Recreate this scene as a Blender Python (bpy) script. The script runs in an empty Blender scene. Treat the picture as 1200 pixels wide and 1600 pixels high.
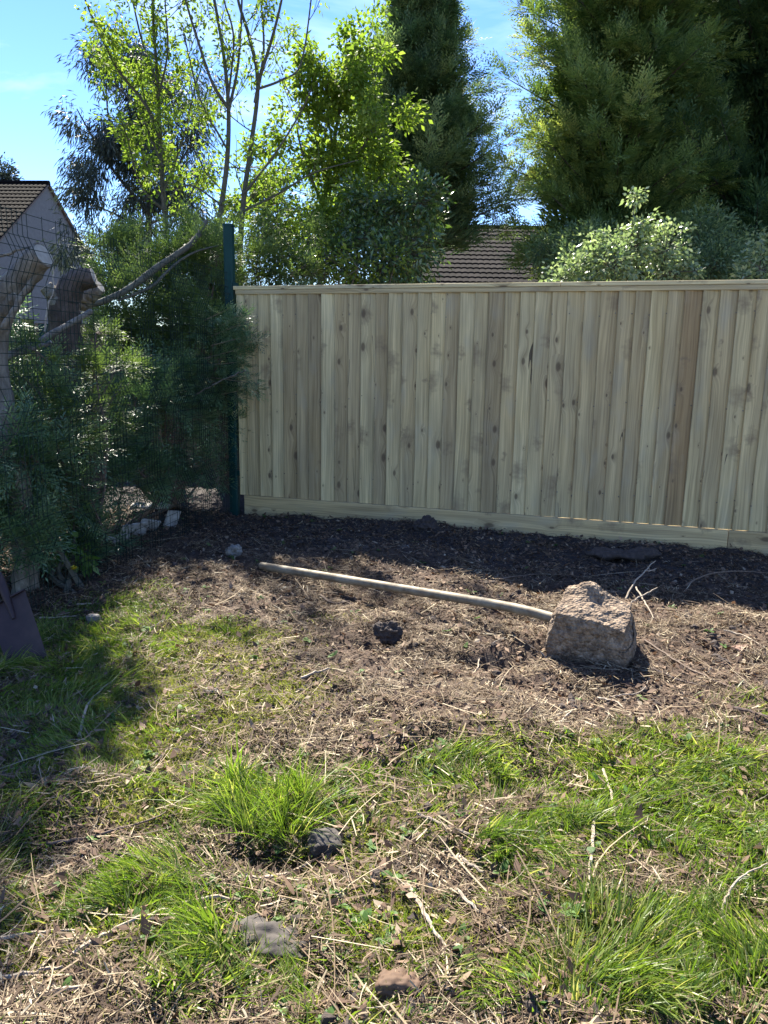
import bpy, math
import numpy as np
from mathutils import Matrix, Vector

# ------------------------------------------------------------------ camera, world, sun, exposure
FPX = 1200.0; CZ = 1.24; PITCH = 11.3; ROLL = 0.92
Rm = Matrix.Rotation(math.radians(90 - PITCH), 3, 'X') @ Matrix.Rotation(math.radians(ROLL), 3, 'Z')
cam_d = bpy.data.cameras.new('camera'); cam = bpy.data.objects.new('camera', cam_d)
bpy.context.scene.collection.objects.link(cam)
cam.matrix_world = Matrix.Translation((0, 0, CZ)) @ Rm.to_4x4()
cam_d.sensor_fit = 'VERTICAL'; cam_d.sensor_height = 36; cam_d.lens = 36 * FPX / 1600
cam_d.clip_start = 0.05; cam_d.clip_end = 2000
bpy.context.scene.camera = cam

SUN_EL = 49.0; SUN_AZ = -17.0         # azimuth from +Y, negative = to the left
sc = bpy.context.scene
w = bpy.data.worlds.new("World"); sc.world = w; w.use_nodes = True
nt = w.node_tree; nt.nodes.clear()
out = nt.nodes.new('ShaderNodeOutputWorld'); bg = nt.nodes.new('ShaderNodeBackground')
sky = nt.nodes.new('ShaderNodeTexSky'); sky.sky_type = 'NISHITA'; sky.sun_disc = False
sky.sun_elevation = math.radians(SUN_EL); sky.sun_rotation = math.radians(SUN_AZ)
sky.air_density = 0.9; sky.dust_density = 0.0; sky.ozone_density = 3.0
bg.inputs['Strength'].default_value = 0.08
# thin cirrus, laid out by direction in the sky
tc = nt.nodes.new('ShaderNodeTexCoord'); mp = nt.nodes.new('ShaderNodeMapping')
mp.inputs['Rotation'].default_value = (0.2, 0.35, 0.5); mp.inputs['Scale'].default_value = (1.2, 3.0, 7.0)
nz = nt.nodes.new('ShaderNodeTexNoise'); nz.inputs['Scale'].default_value = 1.6; nz.inputs['Detail'].default_value = 7
nz.inputs['Roughness'].default_value = 0.55; nz.inputs['Distortion'].default_value = 0.6
rp = nt.nodes.new('ShaderNodeValToRGB'); rp.color_ramp.elements[0].position = 0.50; rp.color_ramp.elements[1].position = 0.85
rp.color_ramp.elements[1].color = (0.6, 0.6, 0.6, 1)
mx = nt.nodes.new('ShaderNodeMixRGB'); mx.inputs['Color2'].default_value = (6.5, 7.2, 7.8, 1)
nt.links.new(tc.outputs['Generated'], mp.inputs['Vector']); nt.links.new(mp.outputs[0], nz.inputs['Vector'])
nt.links.new(nz.outputs['Fac'], rp.inputs['Fac']); nt.links.new(rp.outputs['Color'], mx.inputs['Fac'])
hs = nt.nodes.new('ShaderNodeHueSaturation'); hs.inputs['Saturation'].default_value = 1.2; hs.inputs['Hue'].default_value = 0.513; nt.links.new(sky.outputs['Color'], hs.inputs['Color']); nt.links.new(hs.outputs[0], mx.inputs['Color1']); nt.links.new(mx.outputs['Color'], bg.inputs['Color'])
nt.links.new(bg.outputs[0], out.inputs[0])
sl = bpy.data.lights.new('sun', 'SUN'); sl.energy = 4.9; sl.angle = math.radians(0.53); sl.color = (1.0, 0.93, 0.80)
so = bpy.data.objects.new('sun', sl); sc.collection.objects.link(so)
e, a = math.radians(SUN_EL), math.radians(SUN_AZ)
sund = Vector((math.sin(a) * math.cos(e), math.cos(a) * math.cos(e), math.sin(e)))
so.rotation_euler = sund.to_track_quat('Z', 'Y').to_euler(); so.location = (0, 0, 20)
sc.view_settings.view_transform = 'Standard'; sc.view_settings.look = 'None'
sc.view_settings.exposure = 1.95; sc.view_settings.gamma = 1.0

# ------------------------------------------------------------------ helpers
Rn = np.array([[Rm[i][j] for j in range(3)] for i in range(3)])
def ray(px, py): return Rn @ np.array([(px - 600) / FPX, -(py - 800) / FPX, -1.0])
def G(px, py, z=0.0):
    d = ray(px, py); return np.array([0, 0, CZ]) + d * (z - CZ) / d[2]
def P(px, py, y):
    d = ray(px, py); return np.array([0, 0, CZ]) + d * y / d[1]
rng = np.random.default_rng(7)
U = np.array([0, 0, 1.0])
def nrm(v): return v / np.maximum(np.linalg.norm(v, axis=-1, keepdims=True), 1e-9)
def rdir(n, r=None):
    v = (r or rng).normal(size=(n, 3)); return nrm(v)

def hash2(ix, iy, seed):
    h = (ix.astype(np.int64) * 374761393 + iy.astype(np.int64) * 668265263 + seed * 2147483) & 0x7fffffff
    h = ((h ^ (h >> 13)) * 1274126177) & 0x7fffffff
    return ((h ^ (h >> 16)) & 0xffff) / 65535.0
def vnoise(x, y, seed=0):
    ix = np.floor(x); iy = np.floor(y); fx = x - ix; fy = y - iy
    fx = fx * fx * (3 - 2 * fx); fy = fy * fy * (3 - 2 * fy)
    ix = ix.astype(np.int64); iy = iy.astype(np.int64)
    a_ = hash2(ix, iy, seed); b_ = hash2(ix + 1, iy, seed); c_ = hash2(ix, iy + 1, seed); d_ = hash2(ix + 1, iy + 1, seed)
    return (a_ * (1 - fx) + b_ * fx) * (1 - fy) + (c_ * (1 - fx) + d_ * fx) * fy
def fbm(x, y, o=4, seed=0):
    s = 0; am = 0.5; t = 0
    for i in range(o):
        s = s + am * vnoise(x * 2**i + 17.3 * i, y * 2**i - 9.1 * i, seed + i); t += am; am *= 0.5
    return s / t                       # 0..1
def noise3(p, s, seed=0, o=3):
    return (fbm(p[:, 0] * s, p[:, 1] * s + p[:, 2] * s * 0.7, o, seed) + fbm(p[:, 1] * s + 5, p[:, 2] * s, o, seed + 7)
            + fbm(p[:, 2] * s + 9, p[:, 0] * s - p[:, 1] * s * 0.6, o, seed + 13)) / 3

class MB:
    """collects vertices and faces and builds them as one mesh object"""
    def __init__(s): s.v = []; s.f = []; s.r = []; s.n = 0; s.uv = []
    def add(s, v, faces, rnd=0.5, uv=None):
        v = np.asarray(v, float).reshape(-1, 3)
        faces = np.asarray(faces, np.int64)
        s.v.append(v); s.f.append(faces + s.n)
        s.r.append(np.broadcast_to(np.asarray(rnd, float), (len(v),)))
        s.uv.append(np.zeros((len(v), 2)) if uv is None else np.asarray(uv, float))
        s.n += len(v)
    def build(s, name, mat, parent=None, smooth=False):
        me = bpy.data.meshes.new(name)
        v = np.concatenate(s.v); me.vertices.add(len(v)); me.vertices.foreach_set('co', v.ravel())
        loops = np.concatenate([f.ravel() for f in s.f])
        tot = np.concatenate([np.full(len(f), f.shape[1]) for f in s.f])
        me.loops.add(len(loops)); me.loops.foreach_set('vertex_index', loops.astype(np.int32))
        me.polygons.add(len(tot)); st = np.concatenate([[0], np.cumsum(tot)[:-1]])
        me.polygons.foreach_set('loop_start', st.astype(np.int32))
        me.polygons.foreach_set('use_smooth', np.full(len(tot), smooth))
        at = me.attributes.new('rnd', 'FLOAT', 'POINT'); at.data.foreach_set('value', np.concatenate(s.r).astype(np.float32))
        uvl = me.uv_layers.new(name='UVMap'); uv = np.concatenate(s.uv)[loops]
        uvl.data.foreach_set('uv', uv.ravel().astype(np.float32))
        me.update(calc_edges=True); me.materials.append(mat)
        o = bpy.data.objects.new(name, me); sc.collection.objects.link(o)
        if parent is not None:
            o.parent = parent; o.matrix_parent_inverse = Matrix.Translation(-parent.location)
        return o
def tag(o, label=None, cat=None, group=None, kind=None):
    if label: o['label'] = label
    if cat: o['category'] = cat
    if group: o['group'] = group
    if kind: o['kind'] = kind
    return o
def thing(name, loc, label, cat, group=None):
    o = bpy.data.objects.new(name, None); sc.collection.objects.link(o); o.location = Vector(loc); o.empty_display_size = 0.1
    return tag(o, label, cat, group)

def frame(d):
    d = nrm(d); ref = np.where(np.abs(d[..., 2:3]) < 0.9, np.array([0, 0, 1.0]), np.array([1.0, 0, 0]))
    s = nrm(np.cross(d, ref)); return s, np.cross(s, d)
def ribbons(mb, p, d, L, W, side, bend=None, prof=(0.7, 1, 0), rnd=0.5):
    """N flat bent blades in one go. prof = half-width factor at each station"""
    n = len(p); K = len(prof); L = np.broadcast_to(L, (n,)); W = np.broadcast_to(W, (n,))
    d = nrm(d); side = nrm(side - d * (side * d).sum(1, keepdims=True))
    b = np.zeros((n, 3)) if bend is None else bend
    t = np.linspace(0, 1, K)
    c = p[:, None] + d[:, None] * (L[:, None, None] * t[None, :, None]) + b[:, None] * (L[:, None, None] * (t * t)[None, :, None])
    pr = np.array(prof) * 0.5; hw = W[:, None, None] * pr[None, :, None] * side[:, None]
    tri = prof[-1] == 0; dia = prof[0] == 0
    rr = np.broadcast_to(rnd, (n,))
    if K == 3 and tri and dia:                    # diamond leaf
        v = np.stack([c[:, 0], c[:, 1] - hw[:, 1], c[:, 2], c[:, 1] + hw[:, 1]], 1).reshape(-1, 3)
        f = np.arange(n)[:, None] * 4 + np.array([0, 1, 2, 3])
        mb.add(v, f, np.repeat(rr, 4)); return
    v = np.stack([c - hw, c + hw], 2).reshape(-1, 3)
    base = np.arange(n)[:, None] * (2 * K)
    fs = [base + np.array([2 * k, 2 * k + 1, 2 * k + 3, 2 * k + 2]) for k in range(K - 1)]
    mb.add(v, np.concatenate(fs), np.repeat(rr, 2 * K))
def sticks(mb, p0, p1, r0, r1, rnd=0.5):
    """N straight 3-sided sticks"""
    n = len(p0); s, u = frame(p1 - p0); r0 = np.broadcast_to(r0, (n,))[:, None]; r1 = np.broadcast_to(r1, (n,))[:, None]
    vs = []
    for (p, r) in ((p0, r0), (p1, r1)):
        for k in range(3):
            an = k * 2.0944; vs.append(p + (s * math.cos(an) + u * math.sin(an)) * r)
    v = np.stack(vs, 1).reshape(-1, 3); b = np.arange(n)[:, None] * 6
    f = np.concatenate([b + np.array(q) for q in ((0, 1, 4, 3), (1, 2, 5, 4), (2, 0, 3, 5))])
    mb.add(v, f, np.repeat(np.broadcast_to(rnd, (n,)), 6))
def smooth_line(pts, n):
    pts = np.array(pts, float); m = len(pts)
    if m == 2: return pts[0] + (pts[1] - pts[0]) * np.linspace(0, 1, n)[:, None]
    P_ = np.vstack([2 * pts[0] - pts[1], pts, 2 * pts[-1] - pts[-2]]); o = []
    for t in np.linspace(0, m - 1 - 1e-6, n):
        i = int(t); u = t - i; a_, b_, c_, d_ = P_[i:i + 4]
        o.append(0.5 * (2 * b_ + (c_ - a_) * u + (2 * a_ - 5 * b_ + 4 * c_ - d_) * u * u + (3 * b_ - a_ - 3 * c_ + d_) * u**3))
    return np.array(o)
def tube(mb, pts, rad, sides=8, rnd=0.5, cap=True, rough=0.0, seed=0):
    pts = np.array(pts, float); n = len(pts); rad = np.broadcast_to(rad, (n,)) if np.ndim(rad) == 0 else np.interp(np.linspace(0, 1, n), np.linspace(0, 1, len(rad)), rad)
    d = np.gradient(pts, axis=0); d = nrm(d)
    ref = np.array([0.31, 0.2, 0.93]); 
    if abs(d[0] @ nrm(ref)) > 0.9: ref = np.array([1.0, 0.2, 0.1])
    s = nrm(np.cross(d, ref)); u = np.cross(s, d)
    an = np.arange(sides) * 2 * math.pi / sides
    v = pts[:, None] + rad[:, None, None] * (s[:, None] * np.cos(an)[None, :, None] + u[:, None] * np.sin(an)[None, :, None])
    if rough:
        q = v.reshape(-1, 3); k = (noise3(q, 30, seed) - 0.5)[:, None] * rough * 2
        v = (q + nrm(q - np.repeat(pts, sides, 0)) * k).reshape(v.shape)
    uv = np.stack(np.broadcast_arrays(np.arange(sides)[None, :] / sides, (np.arange(n) / 8.0)[:, None]), -1).reshape(-1, 2)
    i = np.arange(n - 1)[:, None] * sides; j = np.arange(sides); k = (j + 1) % sides
    f = np.stack([i + j, i + k, i + sides + k, i + sides + j], -1).reshape(-1, 4)
    mb.add(v.reshape(-1, 3), f, rnd, uv)
    if cap:
        for e_, ring in ((0, np.arange(sides)[::-1]), (n - 1, (n - 1) * sides + np.arange(sides))):
            rr = v.reshape(-1, 3)[ring]; c = rr.mean(0)
            mb.add(np.vstack([rr, c]), np.stack([np.arange(sides), (np.arange(sides) + 1) % sides, np.full(sides, sides)], 1), rnd)
def hexa(mb, c8, rnd=0.5, uv=None):
    mb.add(c8, [[0, 3, 2, 1], [4, 5, 6, 7], [0, 1, 5, 4], [1, 2, 6, 5], [2, 3, 7, 6], [3, 0, 4, 7]], rnd, uv)
def box(mb, o, ax, ay, az, rnd=0.5):
    o = np.array(o); q = [o, o + ax, o + ax + ay, o + ay]; hexa(mb, np.array(q + [k + az for k in q]), rnd)

# ------------------------------------------------------------------ materials
def mat(name):
    m = bpy.data.materials.new(name); m.use_nodes = True; n = m.node_tree; n.nodes.clear()
    o = n.nodes.new('ShaderNodeOutputMaterial'); b = n.nodes.new('ShaderNodeBsdfPrincipled')
    n.links.new(b.outputs[0], o.inputs[0]); return m, n, b, o
def ramp(n, fac, stops):
    r = n.nodes.new('ShaderNodeValToRGB'); c = r.color_ramp
    while len(c.elements) < len(stops): c.elements.new(0.5)
    for el, (p, col) in zip(c.elements, stops): el.position = p; el.color = (*col, 1)
    n.links.new(fac, r.inputs['Fac']); return r.outputs['Color']
def attr(n, name='rnd'):
    a_ = n.nodes.new('ShaderNodeAttribute'); a_.attribute_name = name; return a_.outputs['Fac']
def noise(n, scale, detail=4, vec=None, rough=0.55, out_='Fac', dist=0):
    t = n.nodes.new('ShaderNodeTexNoise'); t.inputs['Scale'].default_value = scale; t.inputs['Detail'].default_value = detail
    t.inputs['Roughness'].default_value = rough; t.inputs['Distortion'].default_value = dist
    if vec is None: 
        g = n.nodes.new('ShaderNodeNewGeometry'); vec = g.outputs['Position']
    n.links.new(vec, t.inputs['Vector']); return t.outputs[out_]
def mixc(n, fac, c1, c2, mode='MIX'):
    m = n.nodes.new('ShaderNodeMixRGB'); m.blend_type = mode
    for i, x in ((0, fac), (1, c1), (2, c2)):
        if hasattr(x, 'node'): n.links.new(x, m.inputs[i])
        else: m.inputs[i].default_value = x if i == 0 else (*x, 1)
    return m.outputs[0]
def mth(n, op, a_, b_=0.0, c_=0.0):
    m = n.nodes.new('ShaderNodeMath'); m.operation = op
    for i, x in enumerate((a_, b_, c_)):
        if hasattr(x, 'node'): n.links.new(x, m.inputs[i])
        else: m.inputs[i].default_value = x
    return m.outputs[0]
def bump(n, b, h, s=0.5, d=0.01):
    k = n.nodes.new('ShaderNodeBump'); k.inputs['Strength'].default_value = s; k.inputs['Distance'].default_value = d
    n.links.new(h, k.inputs['Height']); n.links.new(k.outputs[0], b.inputs['Normal'])

def leafmat(name, stops, trans=0.35, tcol=None, rough=0.5, spec=0.4):
    m, n, b, o = mat(name); r = attr(n)
    c = ramp(n, r, stops); big = noise(n, 2.3, 2)
    c = mixc(n, mth(n, 'MULTIPLY', big, 0.5), c, tuple(x * 0.6 for x in stops[0][1]))
    n.links.new(c, b.inputs['Base Color']); b.inputs['Roughness'].default_value = rough
    b.inputs['Specular IOR Level'].default_value = spec
    t = n.nodes.new('ShaderNodeBsdfTranslucent')
    tc_ = mixc(n, 1.0, c, tcol or (1.35, 1.5, 0.6), 'MULTIPLY'); n.links.new(tc_, t.inputs['Color'])
    ms = n.nodes.new('ShaderNodeMixShader'); ms.inputs[0].default_value = trans
    n.links.new(b.outputs[0], ms.inputs[1]); n.links.new(t.outputs[0], ms.inputs[2]); n.links.new(ms.outputs[0], o.inputs[0])
    return m
def simple(name, stops, rough=0.85, nscale=20, bstr=0.4, bdist=0.004, byattr=False, metal=0, stretch=None):
    m, n, b, o = mat(name)
    vec = None
    if stretch:
        g = n.nodes.new('ShaderNodeNewGeometry'); q = n.nodes.new('ShaderNodeMapping'); q.inputs['Scale'].default_value = stretch
        n.links.new(g.outputs['Position'], q.inputs['Vector']); vec = q.outputs[0]
    ns = noise(n, nscale, 6, vec, 0.65)
    f = ns
    if byattr: f = mth(n, 'ADD', mth(n, 'MULTIPLY', ns, 0.5), mth(n, 'MULTIPLY', attr(n), 0.5))
    n.links.new(ramp(n, f, stops), b.inputs['Base Color']); b.inputs['Roughness'].default_value = rough
    b.inputs['Metallic'].default_value = metal
    bump(n, b, ns, bstr, bdist); return m

M = {}
M['grass'] = leafmat('grass blades', [(0, (0.064, 0.111, 0.020)), (0.45, (0.145, 0.216, 0.036)), (0.75, (0.246, 0.316, 0.063)), (0.88, (0.406, 0.379, 0.152)), (1, (0.555, 0.485, 0.268))], 0.5, rough=0.4)
M['moss'] = leafmat('moss and short turf', [(0, (0.12, 0.15, 0.03)), (0.5, (0.27, 0.28, 0.07)), (1, (0.45, 0.41, 0.16))], 0.4, rough=0.7)
M['straw'] = leafmat('dry stems', [(0, (0.037, 0.023, 0.013)), (0.35, (0.091, 0.055, 0.032)), (0.65, (0.212, 0.146, 0.086)), (0.85, (0.404, 0.313, 0.190)), (1, (0.679, 0.583, 0.400))], 0.12, (1.1, 1.0, 0.8), rough=0.75)
M['litter'] = leafmat('dead leaves', [(0, (0.037, 0.025, 0.016)), (0.4, (0.123, 0.072, 0.045)), (0.75, (0.259, 0.168, 0.107)), (1, (0.517, 0.424, 0.297))], 0.12, (1.1, 0.9, 0.7), rough=0.8)
M['weed'] = leafmat('broad weed leaves', [(0, (0.06, 0.13, 0.03)), (0.6, (0.11, 0.20, 0.05)), (1, (0.20, 0.28, 0.10))], 0.35, rough=0.55, spec=.2)
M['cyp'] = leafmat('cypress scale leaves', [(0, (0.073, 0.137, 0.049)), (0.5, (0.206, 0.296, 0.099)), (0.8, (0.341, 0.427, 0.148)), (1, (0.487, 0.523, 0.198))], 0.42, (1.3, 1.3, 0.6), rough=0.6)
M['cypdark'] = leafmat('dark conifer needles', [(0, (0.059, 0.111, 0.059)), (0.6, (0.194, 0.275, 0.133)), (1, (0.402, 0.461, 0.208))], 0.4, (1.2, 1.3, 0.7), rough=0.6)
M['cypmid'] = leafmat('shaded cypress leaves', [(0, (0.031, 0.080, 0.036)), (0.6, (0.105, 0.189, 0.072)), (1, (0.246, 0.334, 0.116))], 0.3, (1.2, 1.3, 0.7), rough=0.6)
M['cyppale'] = leafmat('pale conifer fronds', [(0, (0.07, 0.12, 0.04)), (0.6, (0.17, 0.24, 0.08)), (1, (0.32, 0.38, 0.16))], 0.35, (1.3, 1.4, 0.7), rough=0.5)
M['cut'] = leafmat('dark hedge sprays', [(0, (0.057, 0.121, 0.060)), (0.6, (0.161, 0.266, 0.120)), (0.88, (0.306, 0.413, 0.196)), (1, (0.740, 0.800, 0.540))], 0.25, (1.2, 1.3, 0.7), rough=0.38, spec=0.7)
M['young'] = leafmat('young spring leaves', [(0, (0.106, 0.167, 0.028)), (0.5, (0.211, 0.284, 0.052)), (1, (0.371, 0.412, 0.104))], 0.5, (1.2, 1.4, 0.65), rough=0.6, spec=0.2)
M['willow'] = leafmat('grey green drooping leaves', [(0, (0.03, 0.045, 0.04)), (0.6, (0.06, 0.085, 0.065)), (1, (0.12, 0.15, 0.11))], 0.2, (1.2, 1.2, 0.8), rough=0.5)
M['laurel'] = leafmat('glossy shrub leaves', [(0, (0.044, 0.088, 0.033)), (0.6, (0.099, 0.165, 0.055)), (0.9, (0.154, 0.231, 0.077)), (1, (0.352, 0.440, 0.110))], 0.25, rough=0.28, spec=0.8)
M['varieg'] = leafmat('pale green ivy leaves', [(0, (0.12, 0.18, 0.08)), (0.5, (0.28, 0.36, 0.19)), (1, (0.52, 0.58, 0.38))], 0.4, (1.2, 1.3, 0.8), rough=0.32, spec=0.7)
M['bark'] = simple('grey green bark', [(0.2, (0.04, 0.036, 0.025)), (0.6, (0.10, 0.095, 0.07)), (0.9, (0.17, 0.165, 0.13))], 0.85, 25, 0.6, 0.01)
M['barkpale'] = simple('pale cut bark', [(0.25, (0.06, 0.05, 0.04)), (0.45, (0.14, 0.125, 0.10)), (0.6, (0.22, 0.20, 0.165)), (0.8, (0.36, 0.33, 0.28))], 0.85, 24, 1.0, 0.03, stretch=(1, 1, .45))
M['barkbrown'] = simple('brown bark', [(0.25, (0.025, 0.018, 0.014)), (0.5, (0.08, 0.058, 0.045)), (0.8, (0.18, 0.14, 0.115))], 0.9, 22, 1.0, 0.04, stretch=(1, 1, .35))
M['cutend'] = simple('sawn wood end', [(0.2, (0.25, 0.22, 0.18)), (0.8, (0.48, 0.44, 0.37))], 0.8, 30)
M['twig'] = simple('dry twig bark', [(0.2, (0.16, 0.12, 0.085)), (0.5, (0.33, 0.27, 0.2)), (0.85, (0.52, 0.46, 0.37))], 0.8, 60, 0.5, 0.002)
M['twigdark'] = simple('dark twig bark', [(0.2, (0.05, 0.035, 0.025)), (0.5, (0.13, 0.09, 0.065)), (0.85, (0.24, 0.19, 0.15))], 0.8, 60, 0.5, 0.002)
M['wire'] = simple('dark green coated wire', [(0.3, (0.006, 0.018, 0.016)), (0.7, (0.01, 0.026, 0.022))], 0.6, 20, 0.0)
M['post'] = simple('green coated steel', [(0.3, (0.003, 0.032, 0.030)), (0.7, (0.005, 0.045, 0.042))], 0.5, 9, 0.05)
for k_ in ('wire', 'post'): M[k_].node_tree.nodes['Principled BSDF'].inputs['Specular IOR Level'].default_value = 0.2
M['galv'] = simple('weathered galvanised steel', [(0.3, (0.06, 0.042, 0.028)), (0.43, (0.16, 0.13, 0.09)), (0.6, (0.23, 0.205, 0.155)), (0.85, (0.32, 0.30, 0.25))], 0.65, 12, 0.25, 0.002, metal=0.25)
M['rust'] = simple('shade darkened rusty steel', [(0.2, (0.018, 0.012, 0.015)), (0.5, (0.035, 0.02, 0.022)), (0.85, (0.065, 0.038, 0.036))], 0.6, 16, 0.3, 0.002, metal=0.2)  # rust tones darkened so the colour carries the shade on the spade
M['shaft'] = simple('dark plastic shaft', [(0.3, (0.02, 0.02, 0.028)), (0.8, (0.05, 0.05, 0.06))], 0.45, 12, 0.1)
M['stone'] = simple('pale stone', [(0.3, (0.065, 0.055, 0.046)), (0.5, (0.182, 0.169, 0.150)), (0.8, (0.325, 0.312, 0.286))], 0.85, 30, 0.6, 0.004)
M['darkstone'] = simple('soil stained slab', [(0.2, (0.027, 0.023, 0.020)), (0.5, (0.063, 0.054, 0.047)), (0.85, (0.117, 0.104, 0.090))], 0.9, 22, 0.8, 0.006)
M['brick'] = simple('broken brick', [(0.2, (0.144, 0.078, 0.054)), (0.5, (0.228, 0.138, 0.102)), (0.85, (0.300, 0.216, 0.168))], 0.9, 30, 0.6, 0.004)
M['paleslab'] = simple('whitish broken board', [(0.3, (0.14, 0.12, 0.10)), (0.5, (0.38, 0.36, 0.33)), (0.8, (0.6, 0.59, 0.56))], 0.7, 22, 0.4, 0.004)
M['render'] = simple('grey rendered wall', [(0.2, (0.12, 0.118, 0.115)), (0.5, (0.165, 0.16, 0.155)), (0.85, (0.21, 0.205, 0.2))], 0.95, 8, 0.3, 0.01)
M['brickwall'] = simple('brown brick wall', [(0.2, (0.16, 0.10, 0.07)), (0.8, (0.28, 0.19, 0.14))], 0.95, 8, 0.3, 0.01)
M['white'] = simple('white paint', [(0.3, (0.6, 0.6, 0.58)), (0.7, (0.75, 0.75, 0.73))], 0.5, 6, 0.05)
M['glass'] = simple('dark window glass', [(0.3, (0.03, 0.035, 0.04)), (0.7, (0.05, 0.055, 0.06))], 0.1, 3, 0.0)
M['mossy'] = simple('moss covered timber', [(0.2, (0.10, 0.09, 0.03)), (0.5, (0.20, 0.19, 0.05)), (0.85, (0.30, 0.29, 0.09))], 0.9, 14, 0.5, 0.004, stretch=(1, 1, 0.2))
M['oldwood'] = simple('old brown fence wood', [(0.2, (0.07, 0.045, 0.03)), (0.5, (0.15, 0.10, 0.07)), (0.85, (0.23, 0.17, 0.13))], 0.9, 10, 0.4, 0.004, byattr=True, stretch=(3, 3, 0.3))
M['yellow'] = simple('yellow petals', [(0.3, (0.75, 0.6, 0.02)), (0.8, (0.85, 0.72, 0.03))], 0.6, 20, 0.0)
M['soil'] = simple('damp soil clod', [(0.2, (0.018, 0.013, 0.012)), (0.5, (0.045, 0.033, 0.028)), (0.85, (0.10, 0.075, 0.06))], 0.9, 40, 1.0, 0.008)

def concrete():
    m, n, b, o = mat('rough aggregate concrete')
    a1 = noise(n, 22, 8, None, 0.7); g = n.nodes.new('ShaderNodeNewGeometry')
    vo = n.nodes.new('ShaderNodeTexVoronoi'); vo.inputs['Scale'].default_value = 85; n.links.new(g.outputs['Position'], vo.inputs['Vector'])
    c = ramp(n, a1, [(0.28, (0.05, 0.034, 0.024)), (0.42, (0.15, 0.112, 0.08)), (0.6, (0.28, 0.222, 0.165)), (0.85, (0.49, 0.415, 0.325))])
    sp = ramp(n, vo.outputs['Color'], [(0.0, (0.42, 0.36, 0.33)), (0.5, (0.85, 0.8, 0.75)), (1, (1.35, 1.28, 1.2))])
    c = mixc(n, 0.8, c, sp, 'MULTIPLY'); n.links.new(c, b.inputs['Base Color']); b.inputs['Roughness'].default_value = 0.95
    h = mth(n, 'ADD', a1, mth(n, 'MULTIPLY', vo.outputs['Distance'], -0.8)); bump(n, b, h, 1.0, 0.012); return m
M['concrete'] = concrete()

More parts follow.
